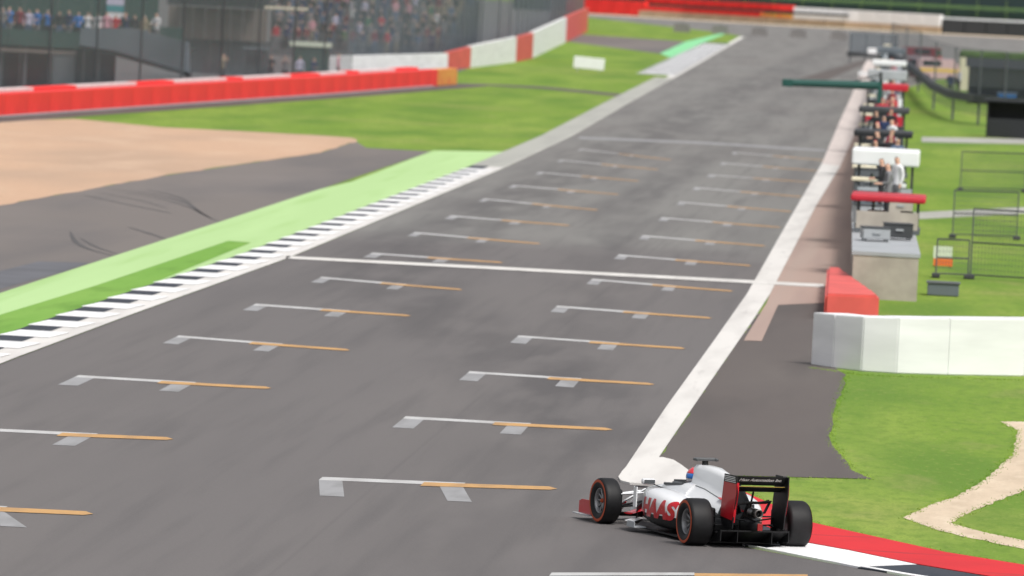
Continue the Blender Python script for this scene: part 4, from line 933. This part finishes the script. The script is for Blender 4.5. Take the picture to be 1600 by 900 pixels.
# temporary fence panels
def fence_panel(pa, pb, h, label):
    r_ = empty('temporary_fence', pa); tag(r_, label, 'fence', 'temporary fence panels on the infield grass')
    d = pb - pa
    b = MB(); b.tube((0, 0, .02), (0, 0, h), .021); b.build('upright', M_MGREY, r_)
    b = MB(); b.tube((d.x, d.y, .02), (d.x, d.y, h), .021); b.build('upright', M_MGREY, r_)
    for zz, nm in ((.12, 'bottom_rail'), (h * .52, 'middle_rail'), (h, 'top_rail')):
        b = MB(); b.tube((0, 0, zz), (d.x, d.y, zz), .02); b.build(nm, M_DGREY, r_)
    b = MB(); L_ = d.length; nv = int(L_ / .09)
    for k in range(1, nv): p_ = d * (k / nv); b.tube((p_.x, p_.y, .12), (p_.x, p_.y, h), .005, n=3, caps=False)
    for k in range(1, int(h / .15)): b.tube((0, 0, .12 + k * .15), (d.x, d.y, .12 + k * .15), .005, n=3, caps=False)
    mo = b.build('wire_mesh', M_MGREY, r_); mo['kind'] = 'stuff'
    for q in (Vector((0, 0, .02)), d + Vector((0, 0, .02))):
        b = MB(); b.box(q + Vector((0, 0, .05)), (.22, .6, .12), bevel=.02); b.build('foot', M_DGREY, r_)
fence_panel(G(1462, 434), G(1512, 436), 1.05, 'short mesh fence panel behind the white and orange board')
fence_panel(G(1516, 436), G(1612, 442), 1.9, 'tall mesh fence panel nearest the photo edge behind the white barrier')
fence_panel(G(1488, 372), G(1588, 375), 1.5, 'middle mesh fence panel in front of the near pale path')
fence_panel(G(1500, 298), G(1600, 301), 1.5, 'farther mesh fence panel beyond the near pale path')
sb_ = empty('marker_board', G(1472, 418)); tag(sb_, 'small board, pale on top and orange below, standing on grass', 'board')
b = MB(); b.box((0, 0, .42), (.52, .04, .34)); b.build('pale_half', M_PALEG, sb_)
b = MB(); b.box((.02, 0, .145), (.54, .044, .2)); b.build('orange_half', M_ORNG, sb_)
for sx in (-.22, .22):
    b = MB(); b.box((sx, .06, .2), (.03, .03, .4)); b.build('leg', M_DGREY, sb_)
gbx = empty('storage_crate', G(1473, 463)); tag(gbx, 'low blue-grey crate on grass beside the concrete pit wall end', 'crate')
b = MB(); b.box((0, .4, .16), (.80, .8, .3), bevel=.02); b.build('body', M_BLUEG, gbx)
b = MB(); b.box((0, .4, .335), (.86, .86, .045), bevel=.012); b.build('lid', M_MGREY, gbx)
# behind the curved barrier: low wall, hedge, parked van, people
lw = empty('low_wall'); tag(lw, 'low cream wall with a hedge on top behind the dark barrier', 'wall')
a, c = at(1500, 96, 560), at(1680, 98, 560)
for k in range(5):
    p, q = a.lerp(c, k / 5), a.lerp(c, (k + 1) / 5)
    b = MB(); b.box(((p.x + q.x) / 2, 560, 1.2), (q.x - p.x - .03, .4, 2.4)); b.build('wall_panel', M_CREAM if k % 2 == 0 else M_CONC, lw)
b = MB(); b.box(((a.x + c.x) / 2, 561.2, 2.2), (c.x - a.x, 1.2, 1.2), bevel=.2); bmesh.ops.subdivide_edges(b.bm, edges=b.bm.edges, cuts=5)
for v in b.bm.verts: v.co += Vector((random.uniform(-.12, .12), random.uniform(-.12, .12), random.uniform(-.1, .16)))
b.build('hedge', M_HEDGE, lw)
mq = empty('marquee', at(1512, 140, 500)); mq.location.z = 0; tag(mq, 'long black marquee behind the dark curved barrier', 'tent')
wm = 4.6
for nm, c_, s_ in (('side_wall', (.05, 1.5, 1.2), (.1, 3, 2.4)), ('side_wall', (wm, 1.5, 1.2), (.1, 3, 2.4)), ('rear_wall', (wm / 2, 3, 1.2), (wm, .1, 2.4)), ('front_valance', (wm / 2, -.02, 1.75), (wm, .06, 1.25))):
    b = MB(); b.box(c_, s_); b.build(nm, M_BLACK, mq)
b = MB(); b.prism([(-.2, -.2, 2.4), (-.2, 3.2, 2.4), (-.2, 1.5, 3.0)], (wm + .4, 0, 0)); b.build('roof', M_BLACK, mq)
def van(loc, rz, body_m, band_m, label):
    r_ = empty('parked_van', loc, rz); tag(r_, label, 'van')
    b = MB(); b.prism([(-2.1, -.85, .35), (2.1, -.85, .35), (2.15, -.85, .95), (1.55, -.85, 1.15), (1.0, -.85, 1.85), (-2.05, -.85, 1.9), (-2.12, -.85, 1.0)], (0, 1.7, 0))
    bmesh.ops.bevel(b.bm, geom=[e for e in b.bm.edges if len(e.link_faces) == 2 and e.calc_face_angle(0) > .6], offset=.06, segments=2, affect='EDGES'); bd = b.build('body', body_m, r_)
    for sy in (-.86, .86):
        b = MB(); b.box((-.3, sy, 1.0), (3.2, .02, .28)); b.build('stripe', band_m, bd)
        b = MB(); b.box((-.9, sy, 1.52), (1.5, .02, .42)); b.build('window', M_SCREEN, bd)
        for xx in (-1.3, 1.35):
            b = MB(); b.lathe([(-.1, .1), (-.1, .3), (-.06, .34), (.06, .34), (.1, .3), (.1, .1)], (0, 0, 0), n=20); o = b.build('wheel', C_RUBBER, r_); o.rotation_euler = (0, 0, R(90)); o.location = (xx, sy * .9, .34)
    b = MB(); b.box((-2.13, 0, 1.5), (.03, 1.3, .45)); b.build('rear_window', M_SCREEN, bd)
    for sy in (-.68, .68):
        b = MB(); b.box((-2.14, sy, 1.0), (.04, .14, .3)); b.build('tail_light', M_REDB, bd)
v_ = at(1468, 92, 590); van((v_.x, 590, .02), R(20), mat('van_pink', (.62, .42, .45), .4), mat('van_yellow', (.75, .5, .1), .4), 'parked pink van with yellow stripe behind the pit wall')
v_ = at(1432, 72, 680); van((v_.x, 680, .02), R(160), mat('van_maroon', (.22, .03, .04), .4), mat('van_grey', (.3, .3, .32), .4), 'parked maroon van beyond the pink van')
v_ = at(1574, 138, 455); bt = empty('blue_box', (v_.x, 455, 0)); bt.name = 'storage_bin'; tag(bt, 'blue storage bin behind the dark curved barrier near marquee', 'bin')
b = MB(); b.box((0, 0, .7), (1.1, .9, 1.4), bevel=.05); b.build('body', cloth('blue'), bt)
b = MB(); b.box((0, 0, 1.45), (1.2, 1.0, .1), bevel=.03); b.build('lid', cloth('denim'), bt)
for k, (px, Y, top, lab) in enumerate(((1405, 620, 'maroon', 'person in maroon top past the far pit stands'), (1418, 600, 'white', 'person in white top past the far pit stands'), (1440, 610, 'grey', 'person in grey top left of the pink van'), (1500, 545, 'lilac', 'person in lilac top at the end of the cream wall'), (1486, 520, 'navy', 'person in navy top behind the dark curved barrier'))):
    p = at(px, 100, Y); person((p.x, Y, .005), R(40 * k), top, 'black', k % 2, lab, 'people behind the pit wall')

# ------------------------------------------------------------------ left: stand, terrace and crowd
def stand_box(root, name, px0, px1, py0, py1, Y, th, m_, n=1, gap=.04):
    for k in range(n):
        pm = (py0 + py1) / 2; a = at(px0 + (px1 - px0) * k / n, pm, Y); c = at(px0 + (px1 - px0) * (k + 1) / n, pm, Y)
        z0 = at((px0 + px1) / 2, py1, Y).z; z1 = at((px0 + px1) / 2, py0, Y).z
        b = MB(); b.box(((a.x + c.x) / 2, Y + th / 2, (z0 + z1) / 2), (c.x - a.x - gap, th, z1 - z0)); b.build(name, m_, root)
gs = empty('grandstand'); tag(gs, 'dark green panelled stand with grey ramp behind the red barrier', 'grandstand')
Y0 = 386
stand_box(gs, 'parapet_panel', -170, 135, 44, 69, Y0, .15, M_DGREEN, 5); stand_box(gs, 'parapet_panel', 216, 288, 42, 62, Y0 + 6, .15, M_DGREEN, 2)
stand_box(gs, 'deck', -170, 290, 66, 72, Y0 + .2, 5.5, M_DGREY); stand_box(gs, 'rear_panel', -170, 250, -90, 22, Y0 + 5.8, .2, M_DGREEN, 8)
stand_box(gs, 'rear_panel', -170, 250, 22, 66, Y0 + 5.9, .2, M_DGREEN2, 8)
gz = at(60, 160, Y0).z
for k in range(9):
    px = -150 + k * 38; a = at(px, 70, Y0 + .3); b = MB(); b.box((a.x, Y0 + .5, a.z / 2), (.16, .2, a.z)); b.build('column', M_MGREY, gs)
stand_box(gs, 'undercroft_wall', -170, 180, 70, 160, Y0 + 5, .2, M_DGREY, 7); stand_box(gs, 'pale_column', 82, 116, 80, 138, Y0 + .1, .2, M_MGREY); stand_box(gs, 'lower_rail', -170, 120, 73, 79, Y0 + .05, .12, M_BROWN)
q = [at(px, py, Y0 - 1.0) for px, py in ((126, 44), (205, 44), (295, 66), (296, 114), (178, 79), (124, 70))]
b = MB(); b.prism(q, (0, .3, 0)); b.build('ramp', M_BLUEG, gs)
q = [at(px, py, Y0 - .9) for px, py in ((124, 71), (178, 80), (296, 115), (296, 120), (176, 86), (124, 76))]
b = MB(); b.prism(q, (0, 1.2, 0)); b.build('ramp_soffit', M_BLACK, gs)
for k in range(6):
    p = at(210 + k * 16, 46 + k * 4, Y0 - .8); b = MB(); b.tube((p.x, p.y, p.z - .5), (p.x, p.y, p.z + .35), .025); b.build('rail_post', M_MGREY, gs)
ORD = 'first second third fourth fifth sixth seventh eighth ninth tenth eleventh twelfth thirteenth fourteenth fifteenth sixteenth seventeenth eighteenth'.split()
deck_z = at(60, 66, Y0 + 1).z
ppl = [(-20, 'blue'), (3, 'grey'), (14, 'blue'), (30, 'maroon'), (44, 'lilac'), (57, 'blue'), (74, 'blue'), (92, 'black'), (107, 'navy'), (122, 'blue'), (137, 'white'), (153, 'white'), (166, 'pink'), (180, 'red'), (196, 'navy'), (210, 'black'), (226, 'khaki'), (244, 'white')]
for k, (px, top) in enumerate(ppl):
    Yp = Y0 + 1.0 + (k % 3) * .9; p = at(px, 50, Yp)
    person((p.x, Yp, deck_z), R(170 + 25 * math.sin(k * 2.1)), top, ('black', 'denim', 'grey')[k % 3], (0, 1, 2, 0)[k % 4], 'spectator in %s top, %s from the left along the dark green stand' % (top, ORD[k]), 'spectators on the dark green stand', .95 + .1 * random.random(), cap=(None, 'white', 'black', None, 'navy')[k % 5])
# banner held up on the stand
bn = empty('banner'); tag(bn, 'small blue and white banner hanging on the dark green stand', 'banner')
p = at(180, 12, Y0 + 5.6)
for k, (m_, dz) in enumerate(((cloth('white'), -.42), (cloth('teal'), -.05), (cloth('lilac'), .3))):
    b = MB(); b.box((p.x, p.y, p.z + dz), (.9, .05, .34)); b.build('stripe', m_, bn)
# brown terrace house with black roof
tr = empty('terrace_building'); tag(tr, 'brown boarded terrace building with black roof edge', 'building')
stand_box(tr, 'wall_board', 262, 418, 12, 62, 446, .2, M_BROWN, 8); stand_box(tr, 'roof_edge', 280, 400, -6, 9, 444.5, 1.2, M_BLACK); stand_box(tr, 'upper_wall', 262, 425, -70, 11, 447, .3, M_DGREY, 4)
stand_box(tr, 'base_wall', 262, 425, 62, 116, 447, .3, M_MGREY, 5)
stand_box(tr, 'pale_beam', 413, 482, 11, 15, 443, .2, M_CREAM)
# bins and boxes on the concourse
sk = empty('skip_bin'); tag(sk, 'dark green skip with pale green lid on the concourse', 'skip')
stand_box(sk, 'body', 456, 512, 73, 128, 450, 1.4, M_DGREEN); stand_box(sk, 'lid', 452, 516, 66, 73, 449.9, 1.6, M_PALEG)
for px in (462, 506):
    a = at(px, 124, 450.4); b = MB(); b.lathe([(-.06, .02), (-.06, .13), (.06, .13), (.06, .02)], (a.x, 450.4, .14), n=14); b.build('caster', M_BLACK, sk)
gn = empty('generator'); tag(gn, 'dark blue-grey generator box standing left of the green skip', 'generator')
stand_box(gn, 'housing', 381, 416, 78, 130, 436, .9, M_DGREY); stand_box(gn, 'cap', 378, 419, 74, 78, 435.9, 1.1, M_BLUEG); stand_box(gn, 'vent', 386, 410, 86, 98, 435.9, .08, M_BLACK)
# crowd bank
cw = empty('spectator_terrace'); tag(cw, 'stepped grey terrace packed with spectators behind the white hoarding', 'terrace')
T0 = 560
for i in range(9):
    Yt = T0 + i * 1.3; a, c = at(425, 60, Yt), at(690 + i * 7, 60, Yt)
    b = MB(); b.box(((a.x + c.x) / 2, Yt + .65, .25 + i * .27), (c.x - a.x, 1.28, .5 + i * .54)); b.build('step', M_MGREY, cw)
a, c = at(425, 0, T0 + 13), at(740, 0, T0 + 13)
for k in range(8):
    p, q = a.lerp(c, k / 8), a.lerp(c, (k + 1) / 8); b = MB(); b.box(((p.x + q.x) / 2, T0 + 13, 4.5), (q.x - p.x - .05, .2, 9)); b.build('rear_board', M_DGREY, cw)
tops = ['navy', 'black', 'grey', 'white', 'maroon', 'denim', 'khaki', 'navy', 'black', 'maroon', 'grey', 'lilac', 'black', 'green', 'denim', 'black', 'navy', 'grey', 'pink', 'red', 'navy', 'black', 'denim']
for i in range(9):
    Yt = T0 + i * 1.3; z = .5 + i * .54; px = 428 + random.uniform(0, 9)
    while px < 690 + i * 6:
        top = random.choice(tops); p = at(px, 60, Yt)
        lg = random.choice(('black', 'denim', 'grey', 'khaki')); cp = random.choice((None, None, None, 'white', 'red', 'navy'))
        person((p.x, Yt + random.uniform(.3, 1.0), z + .003), R(180 + random.uniform(-40, 40)), top, lg, random.choice((0, 0, 1, 2)),
               'spectator in %s top, %s trousers and %s, %s row up the grey terrace' % (top, lg, cp + ' cap' if cp else 'dark hair', ORD[i]), 'spectators on the grey stepped terrace', .93 + .12 * random.random(), cap=cp)
        px += random.uniform(12, 22)
for k, (px, Y, top) in enumerate(((400, 438, 'maroon'), (425, 440, 'black'), (447, 439, 'grey'), (470, 441, 'lilac'), (492, 438, 'navy'), (350, 435, 'khaki'), (530, 460, 'pink'))):
    p = at(px, 70, Y); person((p.x, Y, .007), R(150 + 20 * k), top, 'black', k % 3, 'spectator wearing %s on the concourse by the brown building' % top, 'spectators on the concourse')
# catch fence behind the hoarding
ct = empty('catch_fence'); tag(ct, 'tall blue-grey catch fence behind the red and white hoarding', 'fence')
cl = side(b2, -1.6)
cl = [cl[0].lerp(cl[1], .3)] + cl[1:] + [cl[-1] + (cl[-1] - cl[-2]) * .5]
Lc_ = length(cl); npan = 26
for k in range(npan):
    p, _ = along(cl, Lc_ * k / npan); q, _ = along(cl, Lc_ * (k + 1) / npan)
    b = MB(); b.prism([p + Vector((0, 0, .1)), q + Vector((0, 0, .1)), q + Vector((0, 0, 5.5)), p + Vector((0, 0, 5.5))], (.03, 0, 0)); b.build('mesh_panel', M_MESHD if k > 13 else M_MESHC, ct)
    b = MB(); b.tube(p + Vector((.05, 0, 0)), p + Vector((.05, 0, 5.6)), .06); b.build('post', M_MGREY, ct)
# number board on the far grass
nb = empty('distance_board', G(919, 112)); tag(nb, 'white distance board standing alone on the far grass', 'board')
b = MB(); b.box((0, 0, .62), (2.25, .10, .85), bevel=.02); pl_ = b.build('panel', M_WHITE, nb); pl_.rotation_euler = (0, R(3), 0)
for sx in (-.8, .8):
    b = MB(); b.box((sx, .07, .3), (.08, .06, .6)); b.build('leg', M_LGREY, nb)

# ------------------------------------------------------------------ short grass on the near verge
edges = [(GP((1080, 744.5), (1225, 747), (1362, 749.5), (1332, 735), (1299, 690), (1305, 640), (1322, 587)), 1300), (GP((1267, 575), (1345, 586), (1400, 588.5), (1600, 594), (1720, 596)), 1200),
         ([Vector((v.co.x, v.co.y, 0)) for v in path.data.vertices], 2000), (GP((1155, 766), (1270, 818.5), (1364, 839.5), (1477, 864.5), (1600, 884.5)), 1300)]
rg = random.Random(3); vs, fs = [], []
for pl, cnt in edges:
    L_ = length(pl)
    for _ in range(cnt):
        p_, d_ = along(pl, rg.uniform(0, L_)); xx, yy = p_.x + rg.gauss(0, .05), p_.y + rg.gauss(0, .16); h = rg.uniform(.01, .028); a = rg.uniform(-.5, .5); wd = rg.uniform(.006, .014)
        ca, sa = math.cos(a) * wd, math.sin(a) * wd; lx, ly = rg.gauss(0, .02), rg.gauss(.02, .02); n = len(vs)
        vs += [(xx - ca, yy - sa, 0), (xx + ca, yy + sa, 0), (xx + lx, yy + ly, h)]; fs.append((n, n + 1, n + 2))
me = bpy.data.meshes.new('grass'); me.from_pydata(vs, [], fs); me.update(); me.materials.append(M_GRASS)
tag(link('grass', me), 'short green grass fringing the verge, path and white barrier', 'grass', kind='stuff')


sf = empty('stand_haze_fence'); tag(sf, 'grey mesh debris fence added to haze the stands behind long red barrier', 'fence')  # see-through fence added to haze the stands and mute the crowd's colours
cl2 = side(bar1, -1.7); L_ = length(cl2) * .80
for k in range(11):
    p, _ = along(cl2, L_ * k / 11); q, _ = along(cl2, L_ * (k + 1) / 11)
    b = MB(); b.prism([p + Vector((0, 0, .1)), q + Vector((0, 0, .1)), q + Vector((0, 0, 5.5)), p + Vector((0, 0, 5.5))], (.03, 0, 0)); b.build('mesh_panel', M_MESHF, sf)
    b = MB(); b.tube(p + Vector((.05, 0, 0)), p + Vector((.05, 0, 5.6)), .045); b.build('post', M_DGREY, sf)
for k, (yy, dx, m_, hh) in enumerate(((209, .35, M_LGREY, .5), (213.5, 1.25, M_CONC, .7), (232.5, .35, M_MGREY, .9), (242, .9, M_BLACK, .8), (252, .4, M_DGREY, .9), (265.5, .9, M_BLACK, 1.0), (279, .5, M_BLACK, .9), (300, 1.3, M_DGREY, .9), (310, .6, M_LGREY, .9), (319, .8, M_BLACK, 1.1), (334, .8, M_RED, 1.2), (357, .5, M_BLACK, 1.0), (366, 1.1, M_RED, .9), (389, .6, M_LGREY, 1.1), (410, .7, M_WHITE, .9), (440, .8, M_DGREY, 1.2), (475, .7, M_MGREY, 1.2), (505, .8, M_LGREY, 1.2))):
    trolley(yy, dx, m_, hh, 'tall equipment case, %s along the pit wall from its near end' % ORD[k])
